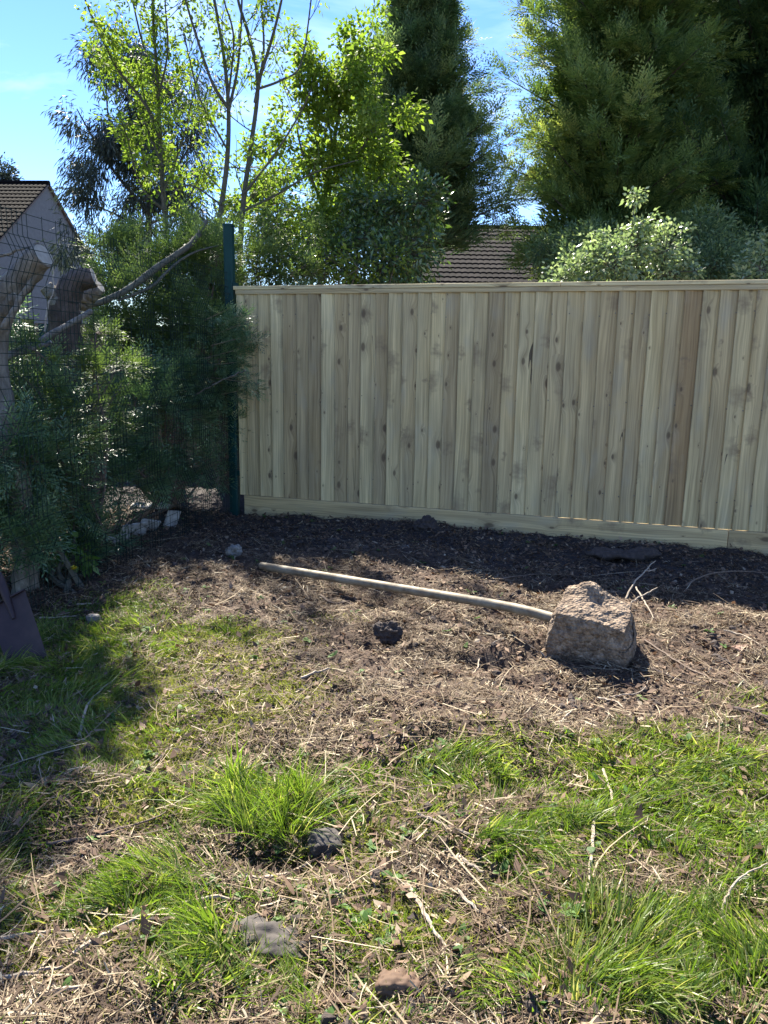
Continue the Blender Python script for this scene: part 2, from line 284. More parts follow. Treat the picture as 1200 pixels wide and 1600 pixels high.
def timber(name, warm=0.0):
    """pressure treated softwood; UV: u = metres across (+ offset per board), v = metres along"""
    m, n, b, o = mat(name)
    uv = n.nodes.new('ShaderNodeUVMap').outputs[0]
    def mapped(sx, sy, src=uv):
        q = n.nodes.new('ShaderNodeMapping'); q.inputs['Scale'].default_value = (sx, sy, 1); n.links.new(src, q.inputs['Vector']); return q.outputs[0]
    # knots: voronoi cells with only a few chosen
    vo = n.nodes.new('ShaderNodeTexVoronoi'); vo.voronoi_dimensions = '2D'; vo.inputs['Scale'].default_value = 1; n.links.new(mapped(8.5, 4.2), vo.inputs['Vector'])
    dst = vo.outputs['Distance']; pick = n.nodes.new('ShaderNodeSeparateColor'); n.links.new(vo.outputs['Color'], pick.inputs[0])
    sel = mth(n, 'GREATER_THAN', pick.outputs[0], 0.45)
    size = mth(n, 'MULTIPLY_ADD', mth(n, 'POWER', pick.outputs[1], 3.0), 0.15, 0.03)
    knot = mth(n, 'MULTIPLY', sel, mth(n, 'SUBTRACT', 1.0, mth(n, 'DIVIDE', dst, size))); knot = mth(n, 'MAXIMUM', knot, 0.0)
    halo = mth(n, 'MULTIPLY', sel, mth(n, 'POWER', mth(n, 'MAXIMUM', mth(n, 'SUBTRACT', 1.0, mth(n, 'DIVIDE', dst, mth(n, 'MULTIPLY', size, 4.0))), 0.0), 2.0))
    # grain pushed aside by knots
    sep = n.nodes.new('ShaderNodeSeparateXYZ'); n.links.new(uv, sep.inputs[0])
    wob = noise(n, 1, 2, mapped(3, 1.1)); 
    gx = mth(n, 'ADD', mth(n, 'ADD', sep.outputs[0], mth(n, 'MULTIPLY', wob, 0.07)), mth(n, 'MULTIPLY', halo, 0.045))
    cb = n.nodes.new('ShaderNodeCombineXYZ'); n.links.new(gx, cb.inputs[0]); n.links.new(sep.outputs[1], cb.inputs[1])
    g1 = noise(n, 1, 4, mapped(95, 1.6, cb.outputs[0]), 0.6); g2 = noise(n, 1, 3, mapped(26, 0.9, cb.outputs[0]), 0.5)
    big = noise(n, 1, 3, mapped(5, 1.4)); r = attr(n)
    c = ramp(n, r, [(0, (0.37, 0.285, 0.16)), (0.3, (0.49, 0.39, 0.225)), (0.6, (0.56, 0.46, 0.265)), (0.95, (0.66, 0.555, 0.33)), (1, (0.36, 0.255, 0.135))] if not warm
             else [(0, (0.52, 0.40, 0.22)), (1, (0.60, 0.48, 0.27))])
    c = mixc(n, 1.0, c, ramp(n, g1, [(0.32, (0.70, 0.67, 0.62)), (0.62, (1.12, 1.12, 1.1))]), 'MULTIPLY')
    c = mixc(n, 1.0, c, ramp(n, g2, [(0.35, (0.80, 0.78, 0.74)), (0.65, (1.1, 1.1, 1.08))]), 'MULTIPLY')
    c = mixc(n, 1.0, c, ramp(n, big, [(0.3, (0.82, 0.83, 0.85)), (0.5, (1.0, 0.99, 0.95)), (0.72, (1.12, 1.08, 0.98))]), 'MULTIPLY')
    blu = noise(n, 1, 3, mapped(7, 2.3)); c = mixc(n, ramp(n, blu, [(0.56, (0, 0, 0)), (0.75, (0.4,) * 3)]), c, (0.36, 0.345, 0.27))
    vw = n.nodes.new('ShaderNodeTexVoronoi'); vw.voronoi_dimensions = '2D'; vw.inputs['Scale'].default_value = 1
    jit = n.nodes.new('ShaderNodeVectorMath'); jit.operation = 'ADD'; n.links.new(mapped(4.3, 3.1), jit.inputs[0])
    jn = n.nodes.new('ShaderNodeVectorMath'); jn.operation = 'SCALE'; jn.inputs['Scale'].default_value = 0.55; n.links.new(noise(n, 1, 3, mapped(17, 22), out_='Color'), jn.inputs[0]); n.links.new(jn.outputs[0], jit.inputs[1])
    n.links.new(jit.outputs[0], vw.inputs['Vector']); pw = n.nodes.new('ShaderNodeSeparateColor'); n.links.new(vw.outputs['Color'], pw.inputs[0])
    smr = mth(n, 'MULTIPLY', mth(n, 'GREATER_THAN', pw.outputs[0], 0.42), mth(n, 'MAXIMUM', mth(n, 'SUBTRACT', 1.0, mth(n, 'DIVIDE', vw.outputs['Distance'], mth(n, 'MULTIPLY_ADD', pw.outputs[1], 0.26, 0.10))), 0.0))
    c = mixc(n, mth(n, 'MULTIPLY', smr, 0.7), c, (0.19, 0.135, 0.08))
    c = mixc(n, mth(n, 'MULTIPLY', halo, 0.5), c, (0.20, 0.145, 0.08))
    c = mixc(n, mth(n, 'MINIMUM', mth(n, 'MULTIPLY', knot, 1.6), 0.7), c, (0.085, 0.052, 0.028))
    # drying cracks: thin contour of a stretched noise, only in places
    cr = noise(n, 1, 1, mapped(9, 0.55)); cm = noise(n, 1, 1, mapped(6.3, 1.3)); 
    crk = mth(n, 'MULTIPLY', mth(n, 'LESS_THAN', mth(n, 'ABSOLUTE', mth(n, 'SUBTRACT', cr, 0.5)), 0.0035), mth(n, 'GREATER_THAN', cm, 0.66))
    c = mixc(n, mth(n, 'MULTIPLY', crk, 0.85), c, (0.03, 0.02, 0.015))
    n.links.new(c, b.inputs['Base Color']); b.inputs['Roughness'].default_value = 0.8
    h = mth(n, 'SUBTRACT', mth(n, 'ADD', mth(n, 'MULTIPLY', g1, 0.4), mth(n, 'MULTIPLY', g2, 0.5)), mth(n, 'MULTIPLY', crk, 1.5)); bump(n, b, h, 0.5, 0.003)
    return m
M['timber'] = timber('treated softwood boards'); M['timber2'] = timber('treated gravel board', 1.0)

def tilemat(name, cols):
    m, n, b, o = mat(name); a_ = noise(n, 3.5, 5, None, 0.7); b_ = noise(n, 40, 3)
    f = mth(n, 'ADD', mth(n, 'MULTIPLY', a_, 0.45), mth(n, 'ADD', mth(n, 'MULTIPLY', attr(n), 0.35), mth(n, 'MULTIPLY', b_, 0.2)))
    n.links.new(ramp(n, f, cols), b.inputs['Base Color']); b.inputs['Roughness'].default_value = 1.0; b.inputs['Specular IOR Level'].default_value = 0.15; return m
M['tilebrown'] = tilemat('brown concrete tiles', [(0.2, (0.001, 0.001, 0.001)), (0.5, (0.003, 0.002, 0.002)), (0.8, (0.007, 0.005, 0.004))])
M['tilegrey'] = tilemat('grey brown pantiles', [(0.2, (0.005, 0.004, 0.004)), (0.5, (0.010, 0.008, 0.008)), (0.8, (0.021, 0.017, 0.016))])

# ------------------------------------------------------------------ ground
FA = G(380, 800)[:2]; FB = G(1200, 865)[:2]; FD = (FB - FA) / np.linalg.norm(FB - FA); FN = np.array([FD[1], -FD[0]])   # FN towards camera
def fdist(x, y): return (x - FA[0]) * FN[0] + (y - FA[1]) * FN[1]
def gs(x, y, px, py, sx, sy=None, rot=0):
    c = G(px, py); sy = sy or sx; dx = x - c[0]; dy = y - c[1]
    if rot: dx, dy = dx * math.cos(rot) + dy * math.sin(rot), -dx * math.sin(rot) + dy * math.cos(rot)
    return np.exp(-0.5 * ((dx / sx)**2 + (dy / sy)**2))
def H(x, y):
    x = np.asarray(x, float); y = np.asarray(y, float)
    near = np.exp(-((x / 9.0)**2 + ((y - 4) / 9.0)**2))
    h = (fbm(x * 0.9, y * 0.9, 2, 3) - 0.5) * 0.10 * near + (fbm(x * 4.5, y * 4.5, 3, 11) - 0.5) * 0.055 * near
    h = h + ((fbm(x * 17, y * 17, 3, 21) - 0.5) * 0.034 + (fbm(x * 8.5 + 4, y * 8.5, 2, 23) - 0.5) * 0.034) * near
    fd = fdist(x, y); edge = np.exp(-((fd - 0.12) / 0.28)**2)
    h = h + edge * (0.012 + 0.05 * (fbm(x * 2.6, y * 2.6, 3, 31) - 0.45))
    h = h - 0.07 * gs(x, y, 597, 1003, 0.07, 0.06) + 0.05 * gs(x, y, 612, 975, 0.07, 0.05)
    h = h - 0.06 * gs(x, y, 770, 1035, 0.12, 0.045) - 0.05 * gs(x, y, 780, 960, 0.12, 0.06) + 0.03 * gs(x, y, 700, 1000, 0.2, 0.1)
    h = h - 0.06 * gs(x, y, 450, 1345, 0.10, 0.06) - 0.05 * gs(x, y, 50, 1330, 0.12, 0.10) + 0.03 * gs(x, y, 120, 1240, 0.2, 0.15)
    h = h + 0.05 * gs(x, y, 640, 875, 0.3, 0.12) + 0.045 * gs(x, y, 980, 858, 0.18, 0.08) - 0.03 * gs(x, y, 945, 1080, 0.2, 0.1)
    h = h + 0.04 * gs(x, y, 660, 1130, 0.25, 0.12) - 0.03 * gs(x, y, 820, 1220, 0.25, 0.08)
    return h
def sstep(v, a_, b_): t = np.clip((v - a_) / (b_ - a_), 0, 1); return t * t * (3 - 2 * t)
def green(x, y):
    """0..1: how grassy the ground is"""
    g = np.zeros_like(x)
    for px, py, sx, sy, k in ((60, 1130, .42, .42, .72), (150, 1000, .34, .30, .6), (60, 1010, .3, .3, .8), (190, 940, .22, .25, .6), (60, 1240, .2, .2, .6), (430, 1250, .16, .14, 1.3),
                              (200, 1400, .16, .11, 1.0), (330, 1470, .14, .1, .7), (300, 1570, .16, .08, .9), (1100, 1200, .38, .20, 1.1),
                              (1000, 1290, .22, .13, .8), (1170, 1330, .2, .15, .9), (800, 1340, .11, .09, 1.2), (715, 1215, .17, .1, .95), (860, 1300, .1, .06, .5),
                              (1090, 1500, .22, .12, 1.2), (900, 1560, .22, .08, .9), (1160, 1420, .16, .1, .8), (1190, 1100, .15, .12, .6),
                              (960, 1460, .12, .06, .5), (700, 1580, .15, .05, .45), (480, 1540, .08, .05, .5), (150, 1530, .12, .06, .35), (345, 985, .16, .12, .6)):
        g = g + k * gs(x, y, px, py, sx, sy)
    g = np.maximum(g, 0.62 * sstep(2.45 - 0.15 * x - y, 0, 0.7)) + 0.0; g = g * (1 - .6 * gs(x, y, 560, 1370, .13, .10)) * (1 - .7 * gs(x, y, 60, 1530, .12, .12))
    n_ = fbm(x * 5.5, y * 5.5, 3, 41); return np.clip(g * (0.1 + 1.7 * n_) - 0.2, 0, 1)
def mossy(x, y):
    g = np.zeros_like(x)
    for px, py, sx, sy, k in ((350, 1000, .22, .14, 1.0), (260, 1070, .30, .18, 1.0), (190, 1130, .22, .12, .9), (230, 1200, .25, .12, .7), (240, 1270, .22, .06, .9),
                              (400, 1100, .3, .2, .45), (1000, 1180, .4, .12, .6), (1100, 1280, .3, .2, .7), (520, 1300, .25, .15, .35), (900, 1480, .3, .12, .5), (200, 1480, .3, .1, .5), (600, 1500, .4, .15, .3), (540, 965, .12, .05, .4)):
        g = g + k * gs(x, y, px, py, sx, sy)
    n_ = fbm(x * 6 + 3, y * 6, 3, 51); return np.clip(g * (0.5 + 1.5 * n_) - 0.1, 0, 1)
def fence_strip(x, y):          # darker ground and stems in a strip along the fence
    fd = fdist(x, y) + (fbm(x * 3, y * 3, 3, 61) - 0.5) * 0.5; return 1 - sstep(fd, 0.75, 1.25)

def axis(lo, hi, st, far):
    a_ = np.arange(lo, hi, st); k = []; s_ = st; p = hi
    while p < far: s_ *= 1.35; p += s_; k.append(p)
    k = np.array(k); q = []; s_ = st; p = lo
    while p > -far: s_ *= 1.35; p -= s_; q.append(p)
    return np.concatenate([np.array(q)[::-1], a_, k])
gx = axis(-2.6, 3.0, 0.0115, 400); gy = axis(0.9, 6.4, 0.0115, 400)
X, Y = np.meshgrid(gx, gy); Z = H(X, Y); nx, ny = len(gx), len(gy)
ii = (np.arange(ny - 1)[:, None] * nx + np.arange(nx - 1)[None]).ravel()
gm = MB(); fl = np.stack([ii, ii + 1, ii + nx + 1, ii + nx], 1)
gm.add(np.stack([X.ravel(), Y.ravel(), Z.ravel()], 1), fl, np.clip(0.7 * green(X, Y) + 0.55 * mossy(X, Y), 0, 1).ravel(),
       np.stack([fence_strip(X, Y).ravel(), mossy(X, Y).ravel()], 1))
def groundmat():
    m, n, b, o = mat('garden soil'); a1 = noise(n, 9, 7, None, 0.65); a2 = noise(n, 70, 5, None, 0.7)
    soil = ramp(n, mth(n, 'ADD', mth(n, 'MULTIPLY', a1, 0.5), mth(n, 'MULTIPLY', a2, 0.5)), [(0.25, (0.02, 0.012, 0.008)), (0.5, (0.06, 0.037, 0.024)), (0.75, (0.14, 0.095, 0.062))])
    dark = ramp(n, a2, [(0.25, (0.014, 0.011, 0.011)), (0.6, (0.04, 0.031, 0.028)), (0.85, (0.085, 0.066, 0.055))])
    uv = n.nodes.new('ShaderNodeUVMap').outputs[0]; s_ = n.nodes.new('ShaderNodeSeparateXYZ'); n.links.new(uv, s_.inputs[0])
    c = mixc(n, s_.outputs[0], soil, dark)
    tf = ramp(n, a2, [(0.3, (0.06, 0.055, 0.02)), (0.7, (0.14, 0.15, 0.045))]); c = mixc(n, mth(n, 'MULTIPLY', attr(n), 0.8), c, tf)
    n.links.new(c, b.inputs['Base Color']); b.inputs['Roughness'].default_value = 0.95; bump(n, b, a2, 0.9, 0.012); return m
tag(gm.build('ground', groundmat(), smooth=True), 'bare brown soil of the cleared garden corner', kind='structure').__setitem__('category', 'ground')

# ---- scatter on the ground
def scatter(n, fn, lo=(-2.4, 1.0), hi=(3.1, 6.2), fallback=1.0):
    """positions in front of the fences, picked with probability fn(x,y), denser near the camera"""
    P_ = []; c = 0
    while c < n:
        m_ = n * 3; u = rng.random(m_); y = lo[1] + (hi[1] - lo[1]) * u**1.35; x = rng.uniform(-1, 1, m_) * (0.55 * y + 0.35) + 0.02
        ok = (rng.random(m_) < fn(x, y)) & (fdist(x, y) > 0.02) & (x > -2.6)
        q = np.stack([x[ok], y[ok]], 1); P_.append(q); c += len(q)
    q = np.concatenate(P_)[:n]; return np.column_stack([q, H(q[:, 0], q[:, 1])])
def flat_dirs(n, tilt=0.2):
    an = rng.random(n) * 2 * math.pi; return nrm(np.stack([np.cos(an), np.sin(an), rng.normal(size=n) * tilt], 1))
def brown(x, y): return np.clip(1.15 - 0.75 * green(x, y) - 0.65 * mossy(x, y), 0.12, 1) * (0.25 + 0.75 * (1 - fence_strip(x, y)))

# dry stems and chopped hedge debris
mb = MB(); n = 230000; p = scatter(n, lambda x, y: brown(x, y) * (0.1 + 0.95 * sstep(fbm(x * 6, y * 6, 3, 71), .35, .6)))
clump = fbm(p[:, 0] * 7, p[:, 1] * 7, 3, 81); p[:, 2] += rng.random(n)**2 * 0.028 * (0.4 + clump)
d = flat_dirs(n, 0.28); L = 0.012 + rng.random(n)**2.2 * 0.075; W = 0.0012 + rng.random(n)**2 * 0.0034
ribbons(mb, p - d * L[:, None] * 0.5, d, L, W, rdir(n) * 0.6 + np.cross(d, U), bend=rng.normal(size=(n, 3)) * 0.10, prof=(0.8, 1, 0.5),
        rnd=np.clip(rng.beta(1.3, 1.4, n) * (0.75 + 0.5 * clump) - 0.16 * fence_strip(p[:, 0], p[:, 1]), 0, 1))
tag(mb.build('dry_straw', M['straw']), 'chopped dry stems and straw strewn over the cleared soil', 'straw', kind='stuff')
# long thin dry stems
mb = MB(); n = 3400; p = scatter(n, lambda x, y: brown(x, y) * 0.9 + 0.1); d = flat_dirs(n, 0.10); L = 0.05 + rng.random(n)**3 * 0.24
p[:, 2] += 0.012 + rng.random(n) * 0.02
ribbons(mb, p - d * L[:, None] / 2, d, L, 0.0014 + rng.random(n)**2 * 0.003, np.cross(d, U) + rdir(n) * 0.5, bend=rng.normal(size=(n, 3)) * np.array([.22, .22, .06]), prof=(1, 1, .9, .8, .4), rnd=rng.beta(2.2, 1.3, n))
tag(mb.build('thin_stems', M['straw']), 'long thin dry plant stems lying across the mulch', 'stems', kind='stuff')
# crumbs and clods of soil
mb = MB(); n = 5200; ph = (1 + 5**.5) / 2; ic = nrm(np.array([(-1, ph, 0), (1, ph, 0), (-1, -ph, 0), (1, -ph, 0), (0, -1, ph), (0, 1, ph), (0, -1, -ph), (0, 1, -ph), (ph, 0, -1), (ph, 0, 1), (-ph, 0, -1), (-ph, 0, 1)]))
icf = np.array([(0, 11, 5), (0, 5, 1), (0, 1, 7), (0, 7, 10), (0, 10, 11), (1, 5, 9), (5, 11, 4), (11, 10, 2), (10, 7, 6), (7, 1, 8), (3, 9, 4), (3, 4, 2), (3, 2, 6), (3, 6, 8), (3, 8, 9), (4, 9, 5), (2, 4, 11), (6, 2, 10), (8, 6, 7), (9, 8, 1)])
p = scatter(n, lambda x, y: np.clip((brown(x, y) * .8 + fence_strip(x, y) * .7) * sstep(fbm(x * 5 + 2, y * 5, 3, 77), .42, .62), 0, 1)); r_ = .004 + .021 * rng.random(n)**3
v = p[:, None] + ic[None] * rng.uniform(.6, 1.25, (n, 12, 1)) * r_[:, None, None] * rng.uniform(.7, 1.3, (n, 1, 3)); mb.add(v.reshape(-1, 3), (np.arange(n)[:, None, None] * 12 + icf[None]).reshape(-1, 3))
tag(mb.build('soil_crumbs', M['soil']), 'crumbled clods of dark soil', 'soil', kind='stuff')
# pale chips and root scraps on the dark strip and the brown debris
mb = MB(); n = 7000; p = scatter(n, lambda x, y: np.clip(.25 + fence_strip(x, y), 0, 1)); p[:, 2] += .006 + rng.random(n) * .015; d = flat_dirs(n, .3); L = .008 + .03 * rng.random(n)**2
sticks(mb, p - d * L[:, None] / 2, p + d * L[:, None] / 2, .0008 + .0016 * rng.random(n), .0006, rnd=rng.beta(2, 1.4, n)); tag(mb.build('wood_chips', M['straw']), 'small pale chips and root scraps in the dark soil', 'chips', kind='stuff')
# leaf litter
mb = MB(); n = 62000; p = scatter(n, lambda x, y: np.clip(0.2 + 0.4 * brown(x, y) + 0.9 * fence_strip(x, y), 0, 1)); p[:, 2] += rng.random(n) * 0.018
d = flat_dirs(n, 0.45); L = 0.008 + rng.random(n)**2 * 0.030
ribbons(mb, p, d, L, L * rng.uniform(0.35, 0.8, n), np.cross(d, U) + rdir(n) * 0.7, bend=rdir(n) * 0.3, prof=(0, 1, 0), rnd=np.clip(rng.beta(1.8, 2.0, n) - 0.0 * fence_strip(p[:, 0], p[:, 1]), 0, 1))
n = 1300; p = scatter(n, lambda x, y: brown(x, y) * 0 + 0.5); p[:, 2] += 0.008 + rng.random(n) * 0.018; d = flat_dirs(n, 0.6); L = 0.014 + 0.026 * rng.random(n)**2
ribbons(mb, p, d, L, L * rng.uniform(0.3, 0.75, n), np.cross(d, U) + rdir(n) * 0.6, bend=rdir(n) * 0.8, prof=(0.3, 0.9, 1, 0.55, 0), rnd=rng.beta(1.6, 1.3, n))
tag(mb.build('leaf_litter', M['litter']), 'dead brown leaf litter scattered over the soil', 'leaves', kind='stuff')
# grass
def wedge(x, y): return green(x, y)
mb = MB(); n = 125000; p = scatter(n, wedge); g = green(p[:, 0], p[:, 1]); p[:, 2] -= 0.004
tf = vnoise(p[:, 0] * 9, p[:, 1] * 9, 91); an = fbm(p[:, 0] * 3.5, p[:, 1] * 3.5, 2, 93) * 14
lean = np.stack([np.cos(an), np.sin(an), 0 * an], 1) * (0.5 + tf[:, None]); d = nrm(rdir(n) * 0.75 + lean * 0.8 + U * 0.75); d[:, 2] = np.abs(d[:, 2])
L = (0.02 + 0.062 * rng.random(n)**1.3) * (0.6 + 0.6 * g) * (0.6 + 0.8 * tf); bend = lean * 0.35 * rng.random((n, 1)) + np.array([0, 0, -0.5]) * rng.random((n, 1)) + rdir(n) * 0.15
ribbons(mb, p, d, L, 0.0018 + rng.random(n)**2 * 0.0032, rdir(n), bend, prof=(0.8, 1, 0.8, 0.1), rnd=np.clip(rng.normal(0.48, 0.24, n) + (tf - 0.5) * 0.35, 0, 1))
tag(mb.build('grass', M['grass']), 'short rough green grass growing in patches through the debris', 'grass', kind='stuff')
# moss / fine yellowish turf
mb = MB(); n = 230000; p = scatter(n, lambda x, y: np.clip(mossy(x, y) + 0.35 * green(x, y), 0, 1)); d = nrm(rdir(n) + U * 0.35); d[:, 2] = np.abs(d[:, 2])
L = 0.008 + 0.028 * rng.random(n)**1.5; tf = vnoise(p[:, 0] * 13, p[:, 1] * 13, 97)
ribbons(mb, p, d, L, 0.0012 + rng.random(n) * 0.002, rdir(n), rdir(n) * 0.3 - U * 0.2, prof=(0.9, 1, 0.2), rnd=np.clip(rng.normal(0.5, 0.25, n) + (tf - 0.5) * 0.5, 0, 1))
tag(mb.build('moss', M['moss']), 'yellow green moss and fine turf in the sunny patch', 'moss', kind='stuff')
# low broad weeds
mb = MB(); n = 520; p0 = scatter(n, lambda x, y: np.clip(0.06 + 0.35 * green(x, y) + 0.9 * gs(x, y, 440, 1420, .16, .08) + 0.7 * gs(x, y, 480, 1190, .06, .08) + 0.6 * gs(x, y, 330, 1530, .2, .08), 0, 1))
k = 6; p = np.repeat(p0, k, 0) + np.array([0, 0, 0.008]); n *= k; an = rng.random(n) * 6.283; d = nrm(np.stack([np.cos(an), np.sin(an), rng.uniform(0.1, 1.1, n)], 1))
L = rng.uniform(0.012, 0.042, n); ribbons(mb, p, d, L, L * rng.uniform(0.35, 0.6, n), np.cross(d, U), -U * rng.uniform(0.1, 0.6, (n, 1)), prof=(0.15, 0.8, 1, 0.7, 0), rnd=np.clip(rng.normal(0.5, 0.25, n), 0, 1))
tag(mb.build('low_weeds', M['weed']), 'small broad leaved weeds dotted among the debris', 'weeds', kind='stuff')

# ---- single grass tufts one can point at
def tuft(px, py, n, R, hgt, label, dark=0.0, lean=(0, 0), W=0.0045):
    c = G(px, py); c[2] = H(c[0], c[1]); K = max(3, n // 45); ka = rng.random(K) * 6.283; kr = rng.random(K)**.8 * R * (.9 if n > 300 else .4); kx = np.stack([kr * np.cos(ka), kr * np.sin(ka)], 1); kl = rng.normal(size=(K, 2)) * .45 + kx / R * .35; kh = rng.uniform(.5, 1.05, K)
    ix = rng.integers(0, K, n); p = np.column_stack([c[0] + kx[ix, 0] + rng.normal(size=n) * .012, c[1] + kx[ix, 1] + rng.normal(size=n) * .012, np.zeros(n)]); p[:, 2] = H(p[:, 0], p[:, 1]) - 0.004
    o = np.column_stack([kl[ix], np.zeros(n)]) + np.array([lean[0], lean[1], 0])
    d = nrm(o * 0.8 + U * rng.uniform(0.5, 1.2, (n, 1)) + rdir(n) * 0.33); L = hgt * (0.3 + 0.7 * rng.random(n)) * kh[ix]
    bend = (o * 0.7 + rdir(n) * 0.25) * rng.random((n, 1)) - U * rng.random((n, 1))**1.5 * 0.85; tone = rng.normal(0, .14, K)[ix]
    mb = MB(); ribbons(mb, p, d, L, W * (0.35 + 0.65 * rng.random(n)), rdir(n), bend, prof=(0.7, 1, 0.95, 0.7, 0.4, 0.05), rnd=np.clip(np.where(rng.random(n) < .08, .95, rng.normal(0.48, 0.16, n) - dark + tone), 0, 1))
    tag(mb.build('grass_tuft', M['grass']), label, 'grass tuft', 'grass tufts in the lawn')
tuft(420, 1275, 1100, 0.15, 0.27, 'tallest bright grass tuft with long arching blades in the left foreground')
tuft(372, 1235, 70, 0.03, 0.27, 'few broad upright grass blades at the left edge of the tallest tuft', W=0.009)
tuft(200, 1425, 420, 0.14, 0.10, 'long-bladed grass tuft low down at the left, below the tallest tuft', lean=(0.3, -0.1))
tuft(335, 1470, 70, 0.07, 0.15, 'sparse tuft of broad blades left of the buried slab', W=0.009)
tuft(800, 1345, 520, 0.10, 0.14, 'dark green combed over grass tuft right of centre', dark=0.12, lean=(0.35, -0.5))
tuft(1130, 1175, 420, 0.17, 0.10, 'thick grass tuft at the far right edge of the lawn', lean=(0.2, -0.2))
tuft(1010, 1520, 360, 0.13, 0.075, 'bright grass tuft leaning left near the bottom right corner', lean=(-0.4, -0.1))
tuft(1170, 1555, 280, 0.12, 0.10, 'upright coarse grass tuft in the bottom right corner', W=0.007)
tuft(360, 985, 240, 0.10, 0.07, 'small sunny grass tuft just beyond the edge of the left shade')
tuft(715, 1200, 310, 0.10, 0.08, 'low grass tuft in the brown debris at the middle of the ground')
tuft(150, 1010, 420, 0.12, 0.12, 'soft pale tuft in the shade between spade and dead twig', dark=0.05)
tuft(300, 1560, 320, 0.06, 0.14, 'coarse tuft at the bottom edge left of centre', W=0.008)

# ------------------------------------------------------------------ timber fence
HT = 1.765; L0 = -0.012; L1 = 5.6
fr = thing('timber_fence', (*FA, 0), 'new pressure treated closeboard timber fence with gravel board and capping rail', 'fence')
F3 = np.array([*FD, 0]); N3 = np.array([*FN, 0]); FO = np.array([*FA, 0.0])
mb = MB(); s = L0; k = 0
tints = rng.beta(1.8, 1.6, 80) * 0.93
while s < L1:
    wd = rng.uniform(0.098, 0.112); zb = 0.148 - 0.0; zt = HT - 0.03; lean = rng.normal() * 0.0025
    if k == 0: wd = 0.075
    nz_ = 9; zs = np.linspace(zb, zt, nz_); bow = np.cumsum(rng.normal(size=nz_)) * 0.0007
    tint = tints[k]; 
    if k == 31: tint = 1.0
    e0, e1 = s + lean * 0, s + wd + 0.016             # thick edge at e0 (left), thin edge tucked under the next board
    ys0 = 0.026 + rng.normal() * 0.0015; off = k * 3.71; vo = rng.random() * 9
    ring = [(e0, 0.011), (e1, 0.0), (e1, 0.005), (e0 + 0.004, ys0), (e0, ys0 - 0.003)]
    vs, uvs = [], []
    for i, z in enumerate(zs):
        for (u_, y_) in ring:
            q = FO + F3 * (u_ + bow[i]) + N3 * (y_ + 0.0 + (0.0012 * (k % 2))) + U * z; vs.append(q); uvs.append((u_ - e0 + off, z + vo))
    m_ = len(ring); fcs = []
    for i in range(nz_ - 1):
        for j in range(m_): a_ = i * m_ + j; b_ = i * m_ + (j + 1) % m_; fcs.append((a_, b_, b_ + m_, a_ + m_))
    mb.add(vs, fcs, tint, uvs); mb.add([vs[j] for j in range(m_)][::-1], [[0, 1, 2, 3, 4]], tint, uvs[:m_]); mb.add(vs[-m_:], [[0, 1, 2, 3, 4]], tint, uvs[-m_:])
    s += wd; k += 1
bp = mb.build('board_panel', M['timber'], fr)
mb = MB()                                           # nail heads on every board at rail heights
s = 0.06
while s < L1:
    for z in (0.33, 0.95, 1.55):
        q = FO + F3 * (s + rng.normal() * 0.004) + N3 * 0.0205 + U * (z + rng.normal() * 0.012); box(mb, q, F3 * 0.008, N3 * 0.004, U * 0.008)
    s += 0.105
nh = mb.build('nails', M['galv'], fr); nh['kind'] = 'stuff'
def plank(name, s0, s1, z0, z1, t0, t1, mt, tint=0.5, off=0.0, slope=0.0, parent=fr, parts=24):
    mb = MB(); vs = []; uv = []; n_ = parts; c = 0.003
    ring = [(t0, z0), (t1 - c, z0), (t1, z0 + c), (t1, z1 - c), (t1 - c, z1), (t0, z1)]
    for i in range(n_ + 1):
        sx = s0 + (s1 - s0) * i / n_
        for (t, z) in ring: vs.append(FO + F3 * sx + N3 * t + U * (z + slope * sx)); uv.append((z + t + off, sx * 0.9 + off))
    m_ = len(ring); fcs = [(i * m_ + j, i * m_ + (j + 1) % m_, (i + 1) * m_ + (j + 1) % m_, (i + 1) * m_ + j) for i in range(n_) for j in range(m_)]
    mb.add(vs, fcs, tint, uv); mb.add(vs[:m_], [[5, 4, 3, 2, 1, 0]], tint, uv[:m_]); mb.add(vs[-m_:], [[0, 1, 2, 3, 4, 5]], tint, uv[-m_:])
    return mb.build(name, mt, parent)
plank('gravel_board', 0.03, 3.62, -0.02, 0.145, 0.0, 0.034, M['timber2'], 0.5, 2.0)
plank('gravel_board', 3.624, L1, -0.02, 0.145, 0.0, 0.034, M['timber2'], 0.1, 7.0)
plank('capping_rail', L0 - 0.015, 2.42, HT - 0.028, HT, -0.03, 0.036, M['timber'], 0.8, 11.0)
plank('capping_rail', 2.423, L1, HT - 0.028, HT, -0.03, 0.036, M['timber'], 0.9, 15.0)
plank('trim_rail', L0, L1, HT - 0.062, HT - 0.029, 0.021, 0.032, M['timber'], 0.35, 19.0)
for z in (0.3, 0.92, 1.52): plank('arris_rail', L0 + 0.02, L1, z, z + 0.07, -0.05, -0.002, M['timber'], 0.5, z * 7)
for s_ in (0.05, 1.9, 3.7, 5.4): plank('fence_post', s_, s_ + 0.09, -0.1, HT - 0.03, -0.15, -0.052, M['timber'], 0.4, s_, parts=1)

